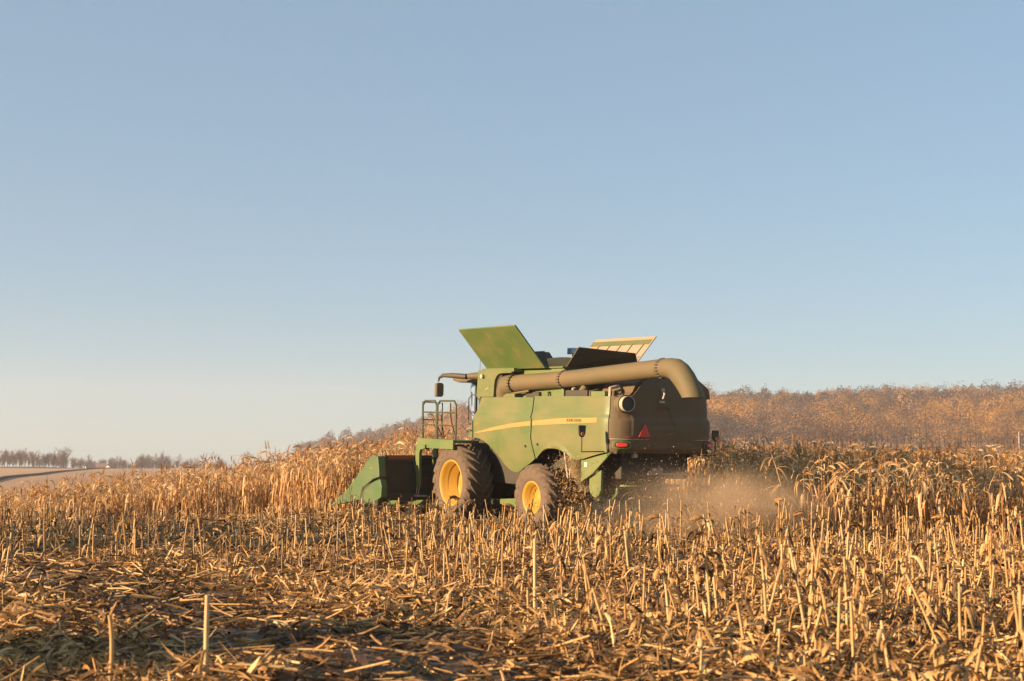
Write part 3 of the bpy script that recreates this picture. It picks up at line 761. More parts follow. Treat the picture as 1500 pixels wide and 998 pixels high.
# pressed ridge on the lid
def onlid(u, v, off): return a + (b_ - a) * u + (d_ - a) * v + n_.normalized() * off
MB().tube([onlid(u, .70 + .07 * math.sin(u * 3), -.004) for u in [.16, .3, .5, .7, .85, .95]], .012, 8).build('ridge', P_HATCH, l1)
MB().tube([onlid(.035, .93, -.012), onlid(.075, .93, -.012)], .04, 10).build('marker', P_WHITE, l1)
l2, (a, b_, c_, d_, n_) = lid('tank_lid', [(1.25, .22, 3.885), (1.25, 2.90, 3.885), (2.10, 2.90, 4.80), (2.10, .30, 4.80)], .03, P_CREAM, HV)
for u in (.1, .28, .46, .64, .82):
    MB().tube([onlid(u, .12, -.012), onlid(u, .80, -.012)], .014, 6).build('rib', P_GREY, l2)
def strip_on(v0, v1, mat, nm):
    q = [onlid(.02, v0, -.006), onlid(.98, v0, -.006), onlid(.98, v1, -.006), onlid(.02, v1, -.006)]
    MB().raw(q, [(0, 1, 2, 3)]).build(nm, mat, l2, solid=.004)
strip_on(.76, .90, P_PANEL, 'green_band')
strip_on(.02, .42, P_GREY, 'rubber_band')
lid('tank_flap', [(-1.08, -.36, 3.89), (1.08, -.36, 3.89), (.62, -.80, 4.28), (-.98, -.72, 4.36)], .025, P_HOOD, HV)
lid('tank_flap', [(1.08, 3.0, 3.89), (-1.08, 3.0, 3.89), (-.86, 3.35, 4.42), (.9, 3.35, 4.42)], .025, P_BLACK, HV)
lid('tank_flap', [(-1.13, .3, 3.89), (-1.13, 2.9, 3.89), (-1.0, 2.9, 4.3), (-1.0, 0.7, 4.3)], .02, P_BLACK, HV)
MB().box(-.34, -.10, .5, .7, 4.24, 4.40).tube([(-.2, .6, 3.9), (-.2, .6, 4.3)], .05, 6).build('level_sensor', P_GLASS, HV, bevel=.02)
# heap of grain seen over the rim
K = 24
MB().grid(lambda u, v: ((u - .5) * 2.1, -.2 + v * 3.1, 3.87 + .33 * math.sin(math.pi * u) * math.sin(math.pi * v) ** .8), 18, 18).build('grain_heap', paint_mat('corn grain', (.55, .30, .06), (.45, .22, .05), .5, .7), tank)

# unloading auger
AX = -1.12
aug = MB().tube([(AX - .10, 1.75, 3.50), (AX - .09, 1.15, 3.53), (AX - .02, -.43, 3.585)], [.208, .206, .203], 32, cap=False)
A1 = aug.build('unloading_auger', P_TUBE, HV)
def ring_tube(rings, n=36):
    m = MB(); v = []
    for (x, y, z, tilt, rx, rt) in rings:      # tilt: how far the ring plane leans from upright towards level
        for k in range(n):
            a = 2 * math.pi * k / n
            v.append((x + rx * math.cos(a), y - rt * math.sin(a) * math.sin(tilt), z + rt * math.sin(a) * math.cos(tilt)))
    m.raw(v, [(i * n + k, i * n + (k + 1) % n, (i + 1) * n + (k + 1) % n, (i + 1) * n + k) for i in range(len(rings) - 1) for k in range(n)], True)
    return m
rings = [(AX - .02, -.43, 3.585, 0, .196, .196), (AX, -2.33, 3.70, 0, .192, .192), (AX, -3.7, 3.778, 0, .193, .193), (AX, -4.15, 3.80, 0, .195, .195),
         (AX, -4.36, 3.80, R(10), .20, .21), (AX, -4.55, 3.765, R(24), .21, .235), (AX, -4.70, 3.68, R(38), .215, .25),
         (AX, -4.84, 3.56, R(48), .22, .25), (AX, -4.97, 3.42, R(58), .22, .24), (AX, -5.06, 3.30, R(72), .22, .235), (AX, -5.12, 3.20, R(84), .22, .235), (AX, -5.14, 3.17, R(88), .22, .235)]
ring_tube(rings).build('spout_tube', P_TUBE, A1, solid=.012)
# flange rings with bolts
def flange(y_, z_, r_, x_):
    MB().tube([(x_, y_ + .02, z_), (x_, y_ - .02, z_)], r_, 32).build('flange', P_TUBE, A1, bevel=.006)
    b2 = MB()
    for k in range(20):
        a = 2 * math.pi * k / 20
        b2.tube([(x_ + (r_ + .002) * math.cos(a), y_ + .045, z_ + (r_ + .002) * math.sin(a)), (x_ + (r_ + .002) * math.cos(a), y_ - .045, z_ + (r_ + .002) * math.sin(a))], .016, 6)
    b2.build('bolt_ring', P_BLACK, A1)
flange(-.43, 3.585, .216, AX - .02); flange(1.62, 3.505, .24, AX - .10); flange(-4.12, 3.80, .203, AX)
MB().tube([(AX - .10, 1.62, 3.50), (AX - .10, 1.95, 3.46), (AX - .06, 2.12, 3.30), (AX, 2.15, 3.1)], [.24, .27, .25, .25], 24).build('pivot_housing', P_TUBE, HV)
MB().box(-1.36, -1.05, 1.45, 2.0, 3.14, 3.26).build('pivot_base', P_PANEL, HV, bevel=.03)

# cab, mostly behind the tower
cab = MB().prism([(3.1, 1.95), (4.2, 1.95), (4.45, 2.4), (4.62, 3.55), (3.1, 3.6)], -.80, .80, 'x').build('cab', P_GLASS, HV, bevel=.06)
MB().prism([(3.0, 3.58), (4.9, 3.56), (5.25, 3.62), (5.2, 3.74), (4.4, 3.80), (3.0, 3.80)], -.98, .98, 'x').build('cab_roof', P_TUBE, cab, bevel=.05)
for (x_, y_) in ((-.83, 3.25), (-.83, 4.2), (.83, 4.2)):
    MB().tube([(x_, y_, 1.95), (x_, y_, 3.58)], .035, 6).build('cab_post', P_BLACK, cab)
MB().tube([(-.9, 3.9, 3.78), (-.9, 3.9, 4.15)], .006, 5).tube([(-.9, 3.9, 3.76), (-.9, 3.9, 3.82)], .03, 8).build('aerial', P_BLACK, HV)
# grab rail on the cab
MB().tube([(-1.35, 3.45, 2.45), (-1.38, 3.62, 2.5), (-1.38, 3.62, 3.12), (-1.36, 3.5, 3.22), (-1.3, 3.35, 3.22)], .014, 8).build('grab_rail', P_BLACK, HV)
# mirror on its arm
MB().tube([(-1.0, 3.2, 3.72), (-1.25, 3.55, 3.71), (-1.4, 3.9, 3.70)], [.10, .09, .06], 12).build('mirror_arm_mount', P_TUBE, HV)
arm = MB().tube([(-1.38, 3.75, 3.69), (-1.55, 4.2, 3.72), (-1.65, 4.55, 3.72), (-1.68, 4.68, 3.66), (-1.69, 4.70, 3.56)], [.075, .07, .05, .03, .02], 12).build('mirror_arm', P_BLACK, HV)
MB().prism([(-1.80, 3.16), (-1.60, 3.16), (-1.57, 3.22), (-1.57, 3.48), (-1.61, 3.53), (-1.77, 3.53), (-1.80, 3.48)], 4.60, 4.72, 'y').build('mirror', P_TUBE, arm, bevel=.03)

# platform, railings and ladder
pf = MB().box(-1.98, -1.2, 3.35, 5.2, 1.98, 2.05).build('platform', P_GREEN, HV, bevel=.01)
MB().box(-2.0, -1.95, 3.3, 5.22, 1.82, 2.06).box(-2.0, -1.90, 4.72, 5.22, 1.76, 1.85).build('platform_edge', P_GREEN, pf)
rl = MB()
def rail(y0, y1, x_=-1.93, zt=3.05):
    q = [(x_, y0, 2.05), (x_, y0 - (.03 if y0 < y1 else -.03), zt - .12), (x_, y0 + (.10 if y1 > y0 else -.10), zt), (x_, y1 - (.10 if y1 > y0 else -.10), zt), (x_, y1, zt - .12), (x_, y1, 2.05)]
    rl.tube(q, .026, 8)
    for z in (2.42, 2.75): rl.tube([(x_, y0, z), (x_, y1, z)], .019, 6)
rail(5.05, 4.33); rail(4.25, 3.30)
rl.tube([(-1.3, 5.15, 2.05), (-1.3, 5.15, 3.0), (-1.9, 5.15, 3.02), (-1.93, 5.1, 2.9)], .018, 8).tube([(-1.3, 5.15, 2.55), (-1.93, 5.15, 2.55)], .014, 6)
rl.tube([(-1.96, 3.55, 3.0), (-1.9, 3.62, 2.6), (-1.7, 3.7, 2.1)], .018, 6).tube([(-1.93, 4.1, 2.7), (-1.7, 4.3, 2.1)], .014, 6).tube([(-1.93, 4.55, 2.7), (-1.8, 4.2, 2.1)], .014, 6)
rl.build('handrail', paint_mat('green rail', (.022, .05, .014), (.10, .075, .035), .4, .45), pf)
for k, (p0, p1, dz) in enumerate((((-1.9, 4.7, 2.75), (-1.6, 4.2, 2.3), .5), ((-1.5, 3.5, 2.9), (-1.2, 3.2, 2.75), .2), ((-1.6, 3.6, 2.45), (-1.25, 3.3, 2.4), .2))):
    p0, p1 = Vector(p0), Vector(p1)
    MB().tube([p0.lerp(p1, t) - Vector((0, 0, dz * math.sin(math.pi * t) * .8)) for t in [i / 8 for i in range(9)]], .010, 5).build('cable', P_BLACK, pf)
lad = MB().prism([(5.22, 1.90), (4.70, 1.90), (4.70, 1.80), (4.95, 1.76), (5.0, 1.66), (4.98, .80), (5.12, .80), (5.22, 1.7)], -2.05, -1.97, 'x')
lad.prism([(5.22, 1.90), (4.95, 1.90), (4.98, .80), (5.12, .80)], -1.55, -1.49, 'x').tube([(-2.03, 5.22, 1.85), (-2.05, 5.3, 1.5), (-2.03, 5.2, 1.2)], .014, 6)
ladr = lad.build('ladder', P_GREEN, pf, bevel=.008)
for z in (.98, 1.25, 1.52): MB().box(-1.98, -1.54, 4.98, 5.16, z, z + .035).build('step', P_DARK, ladr)
MB().tube([(-2.01, 5.0, .80), (-2.01, 5.08, .56)], .012, 6).tube([(-2.01, 5.12, .80), (-2.01, 5.18, .56)], .012, 6).box(-2.05, -1.75, 5.04, 5.24, .52, .56).build('bottom_step', P_METAL, ladr)
MB().box(-2.06, -1.96, 5.18, 5.3, 1.74, 1.86).build('step_light', P_BLACK, pf, bevel=.01)

# chassis and axles
MB().box(-.95, .95, -1.3, 4.2, 1.0, 2.06).box(-.6, .6, -1.2, 2.9, .75, 1.0).build('chassis', P_DARK, HV, bevel=.03)
MB().prism([(.55, .55), (.75, 1.6), (1.1, 1.6), (1.15, .72), (2.4, .62), (2.4, .5), (.6, .42)], -1.12, -1.02, 'x').build('side_frame', P_GREEN, HV, bevel=.01)
MB().tube([(-1.5, 3.55, .98), (1.5, 3.55, .98)], .16, 16).build('front_axle', P_DARK, HV)
MB().tube([(-1.5, .0, .80), (1.5, .0, .80)], .10, 12).box(-.5, .5, -.15, .15, .7, 1.1).build('rear_axle', P_GREEN, HV)
MB().box(-1.15, -.9, -1.35, -.75, 1.3, 1.95).tube([(-1.22, -1.1, 1.93), (-1.05, -1.1, 1.2)], [.22, .12], 12).build('elevator_chute', P_TUBE, HV, bevel=.02)
MB().tube([(-1.2, -.55, 1.95), (-1.15, -.65, 1.3)], .025, 6).tube([(-1.15, -.75, 1.95), (-1.1, -.85, 1.35)], .02, 6).build('hose', P_METAL, HV)

# wheels
def wheel(cx, cy, cz, Rr, W, rim, n_lug, side, name='wheel', dish=.5):
    w = empty(name, (cx, cy, cz)); w.parent = HV
    sg = side
    hw = W / 2; body = Rr - .072
    prof = [(-hw * .80, rim), (-hw * .95, rim + .05), (-hw * 1.02, rim + .45 * (body - rim)), (-hw * .99, body - .13), (-hw * .90, body - .04), (-hw * .6, body - .005), (0, body + .005),
            (hw * .6, body - .005), (hw * .90, body - .04), (hw * .99, body - .13), (hw * 1.02, rim + .45 * (body - rim)), (hw * .95, rim + .05), (hw * .80, rim)]
    t = MB().lathe(prof, 72)
    tyre = t.build('tyre', P_TYRE, w)
    lg = MB()
    for sd in (-1, 1):
        for k in range(n_lug):
            th0 = 2 * math.pi * (k + (.5 if sd > 0 else 0)) / n_lug
            S_ = 7; v = []; f = []
            for i in range(S_):
                u = i / (S_ - 1)
                ax_ = sd * hw * (1.03 - 1.0 * u)
                th = th0 + (u ** .85) * .95 * W / Rr * .78
                base_r = float(np.interp(abs(ax_), [0, hw * .6, hw * .9, hw * 1.03], [body, body - .01, body - .05, body - .15]))
                top_r = float(np.interp(abs(ax_), [0, hw * .6, hw * .95, hw * 1.03], [Rr, Rr - .003, Rr - .03, Rr - .10]))
                wd = (.034 + .014 * (1 - u)) / Rr
                for (rq, dw) in ((base_r - .01, -wd * 1.35), (top_r, -wd * .8), (top_r, wd * .8), (base_r - .01, wd * 1.35)):
                    a = th + dw
                    v.append((ax_, rq * math.cos(a), rq * math.sin(a)))
            for i in range(S_ - 1):
                for j in range(3): f.append((i * 4 + j, i * 4 + j + 1, (i + 1) * 4 + j + 1, (i + 1) * 4 + j))
            f += [(0, 1, 2, 3), tuple((S_ - 1) * 4 + q for q in (3, 2, 1, 0))]
            lg.raw(v, f)
    lg.build('tread', P_TYRE, tyre)
    r = MB()
    q = sg
    prof = [(q * hw * .84, rim + .035), (q * hw * .93, rim + .03), (q * hw * .94, rim - .005), (q * hw * .80, rim - .02), (q * hw * .74, rim - .055), (q * hw * .40, rim - .06), (q * hw * .36, rim - .10),
            (q * hw * (.40 - dish), rim - .105), (q * hw * (.34 - dish), rim - .15), (q * hw * (.42 - dish), rim * .55), (q * hw * (.42 - dish), .17), (q * hw * (.58 - dish), .15), (q * hw * (.60 - dish), 0.001)]
    r.lathe(prof, 56)
    rm = r.build('rim', P_YELLOW, w)
    bl = MB()
    for k in range(10):
        a = 2 * math.pi * k / 10
        bl.tube([(q * hw * (.42 - dish), .22 * math.cos(a), .22 * math.sin(a)), (q * (hw * (.42 - dish) + .035), .22 * math.cos(a), .22 * math.sin(a))], .016, 6)
    bl.build('wheel_nuts', P_YELLOW, rm)
    ib = MB().lathe([(-q * hw * .8, rim + .02), (-q * hw * .5, rim - .08), (-q * hw * .45, .1)], 32); ib.build('inner_rim', P_DARK, w)
wheel(-1.56, 3.52, .965, .985, .76, .56, 19, -1, dish=.65)
wheel(1.56, 3.52, .965, .985, .76, .56, 19, 1, dish=.65)
wheel(-1.48, 0, .80, .80, .54, .365, 17, -1, dish=.35)
wheel(1.48, 0, .80, .80, .54, .365, 17, 1, dish=.35)

# chopper and rear brackets
MB().box(-.95, .95, -2.45, -1.3, 1.35, 2.02).build('straw_chopper', P_DARK, HV, bevel=.03)
MB().box(-1.3, 1.3, -2.75, -1.6, 1.93, 1.99).build('hood_floor', P_BLACK, HV)
MB().prism([(-1.50, 1.80), (-1.50, 1.22), (-1.62, 1.30), (-1.95, 1.45), (-2.62, 1.93), (-2.60, 1.96), (-1.64, 1.76)], -1.38, -1.33, 'x').build('bracket', P_GREEN, HV, bevel=.01)
MB().box(-1.386, -1.382, -1.74, -1.64, 1.60, 1.70).build('sticker', P_WHITE, HV)
pts2 = [(-1.72, 1.35)] + [(-1.96 + .24 * math.cos(a), 1.15 + .20 * math.sin(a)) for a in [math.pi * (1 + k / 10) for k in range(11)]] + [(-2.18, 1.55)]
pts2 = [(-1.72, 1.38), (-1.72, 1.15), (-1.76, 1.02), (-1.86, .94), (-1.98, .92), (-2.10, .97), (-2.17, 1.08), (-2.18, 1.55)]
MB().prism(pts2, -1.30, -1.22, 'x').build('spreader_arm', P_GREEN, HV, bevel=.015)
# curved green guards of the spreader
def arc_guard(cx_, cy_, z_, r_, a0, a1, h, nm='spreader_guard', wd=.1):
    def fg(u, v):
        a = a0 + (a1 - a0) * u
        return (cx_ + r_ * math.cos(a), cy_ + r_ * math.sin(a), z_ + h * v)
    MB().grid(fg, 16, 2).build(nm, P_GREEN, HV, solid=.03)
MB().tube([(-1.05, -1.75, .86), (-.85, -1.78, .80), (-.68, -1.8, .84), (-.56, -1.8, .98), (-.55, -1.8, 1.18)], [.035, .05, .055, .05, .04], 10).build('spreader_guard', P_GREEN, HV)
MB().tube([(-.62, -2.2, 1.95), (-.52, -2.22, 1.65), (-.42, -2.25, 1.38), (-.25, -2.25, 1.28)], [.02, .028, .03, .04], 8).build('spreader_strut', P_GREEN, HV)
for x_ in (-.45, .45):
    MB().tube([(x_, -2.15, 1.18), (x_, -2.15, 1.22)], .40, 24).tube([(x_, -2.15, 1.22), (x_, -2.15, 1.5)], .07, 10).build('spreader_disc', P_GREEN, HV, bevel=.01)
MB().tube([(-.85, -2.2, 1.95), (-.82, -2.25, 1.6), (-.6, -2.3, 1.33), (-.4, -2.3, 1.28)], .022, 8).tube([(-.78, -2.22, 1.95), (-.72, -2.28, 1.55), (-.5, -2.3, 1.35)], .018, 8).build('hose', P_BLACK, HV)
MB().box(-.3, .9, -2.6, -2.2, 1.45, 1.5).box(-.2, .1, -2.62, -2.5, 1.48, 1.62).build('tail_gate', P_GREY, HV, bevel=.01)
for x_ in (-.75, .95): MB().box(x_ - .06, x_ + .06, -2.72, -2.62, 1.84, 1.95).build('bumper_stop', P_METAL, HV, bevel=.015)
# width marker paddles
def marker(x0, x1, y_, z0, zt):
    m = MB().tube([(x0, y_ - .02, z0), (x1, y_, z0 - .01), (x1, y_, zt - .18)], .013, 8).build('marker_rod', P_BLACK, HV)
    MB().prism([(x1 - .10, zt - .02), (x1 - .085, zt - .20), (x1 - .04, zt - .26), (x1 + .04, zt - .26), (x1 + .085, zt - .20), (x1 + .10, zt - .02), (x1 + .08, zt), (x1 - .08, zt)], y_ - .02, y_ + .02, 'y').build('marker_paddle', P_BLACK, m, bevel=.012)
    MB().tube([(x1, y_ - .02, zt - .19), (x1, y_ - .045, zt - .19)], .045, 12).build('marker_lens', paint_mat('amber lens', (.5, .14, .02), (.3, .15, .06), .3, .3), m)
marker(-1.38, -2.03, -2.45, 1.97, 2.54); marker(1.15, 1.71, -2.5, 1.90, 2.48)

# corn header
hd = MB().box(-2.9, 2.9, 5.37, 5.45, .45, 1.52).box(-2.9, 2.9, 5.30, 5.40, 1.42, 1.60).box(-2.9, 2.9, 5.26, 5.37, .42, .62).build('corn_header', P_DARK, HV, bevel=.015)
MB().box(-2.8, -2.05, 5.285, 5.297, 1.50, 1.59).build('red_band', P_REDDULL, hd)
MB().prism([(3.7, 1.05), (3.7, 1.95), (5.0, 1.25), (5.0, .45)], -.85, .85, 'x').build('feeder_house', P_DARK, HV, bevel=.03)
def hb(p, f0=.42, tip=8.34):   # half-width tapers to the tip
    return .02 + .085 * min(1, max(0, (tip - p[0]) / 2.4))
def end_divider(cx_, sgn):
    up_ = [(8.34, .06), (7.2, .55), (6.3, 1.10), (5.62, 1.56), (5.22, 1.58), (5.14, 1.30), (5.10, 1.04), (5.45, .97), (6.02, .72), (6.15, .62), (6.22, .38), (7.0, .27)]
    lo_ = [(5.08, .98), (5.40, .92), (5.95, .68), (6.05, .58), (6.12, .40), (5.75, .33), (5.35, .38), (5.0, .52), (4.98, .80)]
    o = MB().prism(up_, lambda p: cx_ - hb(p), lambda p: cx_ + hb(p), 'x').build('end_divider', P_HEADER, hd, bevel=.03)
    MB().prism(lo_, cx_ - .09, cx_ + .09, 'x').build('lower_shield', P_HEADER, o, bevel=.02)
    MB().prism([(5.1, 1.0), (6.2, .70), (6.3, .33), (5.2, .3)], cx_ - .08, cx_ + .08, 'x').build('skid', P_BLACK, o)
    if sgn < 0:
        leap(o, cx_ - .107, 5.62, 1.22, .13, P_STRIPE)
        MB().tube([(cx_ - .185 + .03, 7.23, .54), (cx_ - .17, 7.12, .46), (cx_ - .17, 7.12, .27)], .008, 5).build('joint', P_BLACK, o)
end_divider(-3.05, -1); end_divider(3.05, 1)
for k in range(1, 8):
    cx_ = -3.05 + k * 6.1 / 8
    MB().prism([(7.9, .08), (7.0, .50), (6.2, .85), (5.7, 1.0), (5.5, .9), (5.5, .5), (6.2, .35), (7.0, .2)], lambda p: cx_ - hb(p), lambda p: cx_ + hb(p), 'x').build('row_divider', P_HEADER, hd, bevel=.03)
MB().tube([(-2.9, 5.66, .75), (2.9, 5.66, .75)], .18, 14).build('cross_auger', P_DARK, hd)

# ------------------------------------------------------------------ chaff and thrown trash behind the machine
K = 22000
rg = np.random.default_rng(77)
u = rg.beta(1.3, 2.2, K); lx = rg.normal(0, .75, K) * (1 + 1.4 * u) + .25 * u; ly = -1.9 - 5.0 * u
lz = np.abs(1.15 * (1 - u * .55) + rg.normal(0, .38, K) * (1 + .2 * u)) * rg.uniform(.1, 1.1, K) + .06
P = (MWn[:3, :3] @ np.stack([lx, ly, lz])).T + MWn[:3, 3]
# residue falling by the near rear wheel
K2 = 3200
l2x = rg.normal(-1.25, .22, K2); l2y = rg.normal(-1.05, .33, K2); l2z = rg.uniform(.1, 1.85, K2)
P = np.concatenate([P, (MWn[:3, :3] @ np.stack([l2x, l2y, l2z])).T + MWn[:3, 3]]); K += K2
P[:, 2] = np.maximum(P[:, 2], G(P[:, 0], P[:, 1]) + .03)
ch = Geo(); big = rg.uniform(0, 1, K) < .035
ch.add(*ribbons(P, rg.uniform(0, 6.28, K), rg.uniform(-1.5, 1.5, K), rg.uniform(-1.5, 1.5, K), np.ones(K), np.where(big, rg.uniform(.1, .28, K), rg.uniform(.015, .065, K)), np.where(big, .022, rg.uniform(.007, .018, K)), rg.uniform(.5, 1, K), S=2, rng=rg))
tag(ch.obj('flying_chaff', M_CORN), 'bits of husk and chaff flying out behind the harvester', 'chaff', kind='stuff')

# dust blown from the rear
def dust(name, loc, scale, dens_, label):
    me = bpy.data.meshes.new(name)
    import bmesh
    bm = bmesh.new(); bmesh.ops.create_icosphere(bm, subdivisions=3, radius=1); bm.to_mesh(me); bm.free()
    o = bpy.data.objects.new(name, me); COL.objects.link(o); o.location = loc; o.scale = scale; o.rotation_euler = (0, 0, YAW * .4)
    m = bpy.data.materials.new(name); m.use_nodes = True; nt = m.node_tree; nt.nodes.clear()
    out = N(nt, 'ShaderNodeOutputMaterial'); pv = N(nt, 'ShaderNodeVolumePrincipled')
    pv.inputs['Color'].default_value = (1.0, .73, .46, 1); pv.inputs['Anisotropy'].default_value = .1
    tc = N(nt, 'ShaderNodeTexCoord'); ln = N(nt, 'ShaderNodeVectorMath', operation='LENGTH'); nt.links.new(tc.outputs['Object'], ln.inputs[0])
    mr = N(nt, 'ShaderNodeMapRange', interpolation_type='SMOOTHERSTEP'); mr.inputs['From Min'].default_value = 1.0; mr.inputs['From Max'].default_value = .15
    nt.links.new(ln.outputs['Value'], mr.inputs['Value'])
    no = N(nt, 'ShaderNodeTexNoise'); no.inputs['Scale'].default_value = 1.7; no.inputs['Detail'].default_value = 3; nt.links.new(tc.outputs['Object'], no.inputs['Vector'])
    m2 = N(nt, 'ShaderNodeMapRange'); m2.inputs['From Min'].default_value = .35; m2.inputs['From Max'].default_value = .7; m2.inputs['To Max'].default_value = dens_
    nt.links.new(no.outputs['Fac'], m2.inputs['Value'])
    mu = N(nt, 'ShaderNodeMath', operation='MULTIPLY'); nt.links.new(mr.outputs[0], mu.inputs[0]); nt.links.new(m2.outputs[0], mu.inputs[1])
    nt.links.new(mu.outputs[0], pv.inputs['Density']); nt.links.new(pv.outputs[0], out.inputs['Volume'])
    me.materials.append(m); tag(o, label, 'dust', kind='stuff')
dust('dust_cloud', (4.1, 30.7, .66), (3.6, 1.7, 1.25), 1.6, 'tan dust cloud hanging low behind the harvester')

# ------------------------------------------------------------------ far trees
def bare_tree(rg, H, spread, twigs):
    tr_, cr_ = Geo(), Geo()
    one = np.ones(1)
    tr_.add(*tubes(np.array([[0, 0, -.5]]), rg.uniform(0, 6, 1), rg.uniform(0, .05, 1), np.array([H * .55]), one * .22, one * .10, one * .3, S=4, n=6, curve=rg.normal(0, .1, 1), rng=rg))
    K = 16
    b0 = np.stack([np.zeros(K), np.zeros(K), rg.uniform(.06, .5, K) * H], 1); az = rg.uniform(0, 6.28, K); ln = rg.uniform(.25, .55, K) * H
    le = rg.uniform(.2, .95, K) * spread
    tr_.add(*tubes(b0, az, le, ln, np.full(K, .08), np.full(K, .03), np.full(K, .3), S=4, n=4, curve=rg.normal(-.1, .2, K), rng=rg))
    V = tr_.V[1].reshape(K, 5, 4, 3).mean(2)
    M_ = twigs; i = rg.integers(0, K, M_); j = rg.integers(1, 5, M_)
    cr_.add(*ribbons(V[i, j] + rg.normal(0, .25, (M_, 3)), rg.uniform(0, 6.28, M_), rg.uniform(-.2, 1.5, M_), rg.uniform(.2, 1.4, M_), np.ones(M_), rg.uniform(.6, 2.0, M_), rg.uniform(.05, .13, M_), rg.uniform(.2, .9, M_), S=2, rng=rg))
    return tr_.mesh('tree', M_BARE), cr_.mesh('crown', M_BARE)
BT = [bare_tree(np.random.default_rng(40 + i), 9.5, .7 + .12 * (i % 3), 650) for i in range(7)]
def put_tree(px, d, s, label, group, k, dark=True):
    x = (px - 750) / 2083 * d
    tm, cm = BT[k]
    o = bpy.data.objects.new('tree', tm); COL.objects.link(o); o.location = (x, d, float(G(x, d))); o.scale = (s * 1.05, s * 1.05, s); o.rotation_euler = (0, 0, random.uniform(0, 6.28))
    c_ = bpy.data.objects.new('crown', cm); COL.objects.link(c_); c_.parent = o
    tag(o, label, 'tree', group)
random.seed(3)
px = -14
while px < 100:
    put_tree(px, random.uniform(560, 620), random.uniform(.6, .95) * (1.0 if px < 50 else .84), 'dark bare tree in the far row above the dark strip at the far left', 'dark bare trees in the far left row', random.randrange(7)); px += random.uniform(2.4, 5.0)
put_tree(96, 590, 1.08, 'tallest slender bare tree at the right end of the dark far row', None, 2)
px = 108
while px < 330:
    put_tree(px, random.uniform(620, 690), random.uniform(.42, .78) + (.25 if 205 < px < 250 else 0), 'brown bare tree in the far row behind the farm buildings', 'brown bare trees behind the farm buildings', random.randrange(7)); px += random.uniform(2.6, 5.0)
# dark field edge under the far left trees
def strip(name, pts, w, h, mat):
    V = []; F = []
    for i, (x, y) in enumerate(pts):
        z = float(G(x, y)); V += [(x, y - w / 2, float(G(x, y - w / 2)) - .1), (x, y - w / 4, z + h), (x, y + w / 4, z + h), (x, y + w / 2, float(G(x, y + w / 2)) - .1)]
    for i in range(len(pts) - 1):
        for j in range(3): F.append((i * 4 + j, (i + 1) * 4 + j, (i + 1) * 4 + j + 1, i * 4 + j + 1))
    return np_obj(name, np.array(V), np.array(F), mat, smooth=True)
mg, nt, b = new_mat('rough grass'); nn = N(nt, 'ShaderNodeTexNoise'); nn.inputs['Scale'].default_value = .5
rr2 = ramp(nt, [(0.3, (.055, .040, .025)), (.7, (.12, .085, .045))]); nt.links.new(nn.outputs['Fac'], rr2.inputs['Fac']); nt.links.new(rr2.outputs[0], b.inputs['Base Color']); b.inputs['Roughness'].default_value = 1
def bank(pts, w, h, nm):
    P_ = []
    for (a0, a1) in zip(pts[:-1], pts[1:]):
        for t in np.linspace(0, 1, 12, endpoint=False):
            p = (a0[0] + (a1[0] - a0[0]) * t, a0[1] + (a1[1] - a0[1]) * t); P_.append(((p[0] - 750) / 2083 * p[1], p[1]))
    P_.append(((pts[-1][0] - 750) / 2083 * pts[-1][1], pts[-1][1]))
    tag(strip(nm, P_, w, h, mg), kind='structure')
bank([(-30, 170), (0, 190), (60, 255), (100, 350), (130, 430), (190, 520)], 2.2, .35, 'ditch_path')
bank([(-60, 560), (40, 560), (130, 585)], 20, .7, 'field_edge_path')

# far farm buildings
P_WALLS = [paint_mat('pale siding', (.62, .60, .56), (.5, .45, .4), .3, .7), paint_mat('barn red', (.26, .09, .06), (.25, .15, .1), .4, .8)]
P_ROOF = paint_mat('brown roof', (.17, .10, .08), (.2, .14, .1), .4, .8)
def house(px, d, w, dp, h, rf, mat, label, nm='farmhouse', rz=0.3):
    x = (px - 750) / 2083 * d; e = empty(nm, (x, d, float(G(x, d)) - .2)); e.rotation_euler = (0, 0, rz)
    MB().prism([(-dp / 2, 0), (dp / 2, 0), (dp / 2, h), (0, h + rf), (-dp / 2, h)], -w / 2, w / 2, 'x').build('wall', mat, e)
    r_ = MB().prism([(-dp / 2 - .5, h - .25), (0, h + rf + .12), (dp / 2 + .5, h - .25), (dp / 2 + .5, h - .05), (0, h + rf + .4), (-dp / 2 - .5, h - .05)], -w / 2 - .4, w / 2 + .4, 'x').build('roof', P_ROOF, e)
    for sx_ in (-.3, 0, .3):
        MB().box(w * sx_ - .5, w * sx_ + .5, -dp / 2 - .06, -dp / 2 - .01, h * .35, h * .75).build('window', P_BLACK, e)
    tag(e, label, 'building')
house(134, 600, 3.4, 3, 1.8, 1.1, P_WALLS[0], 'small pale farmhouse, leftmost building among the far trees', rz=.5)
house(146, 640, 6.5, 5, 1.7, 2.0, P_WALLS[1], 'large brownish red barn roof among the far trees, between the pale houses', 'barn', .1)
house(163, 610, 3.2, 3.2, 1.8, 1.2, P_WALLS[0], 'small pale gabled house, rightmost building among the far trees', rz=1.2)

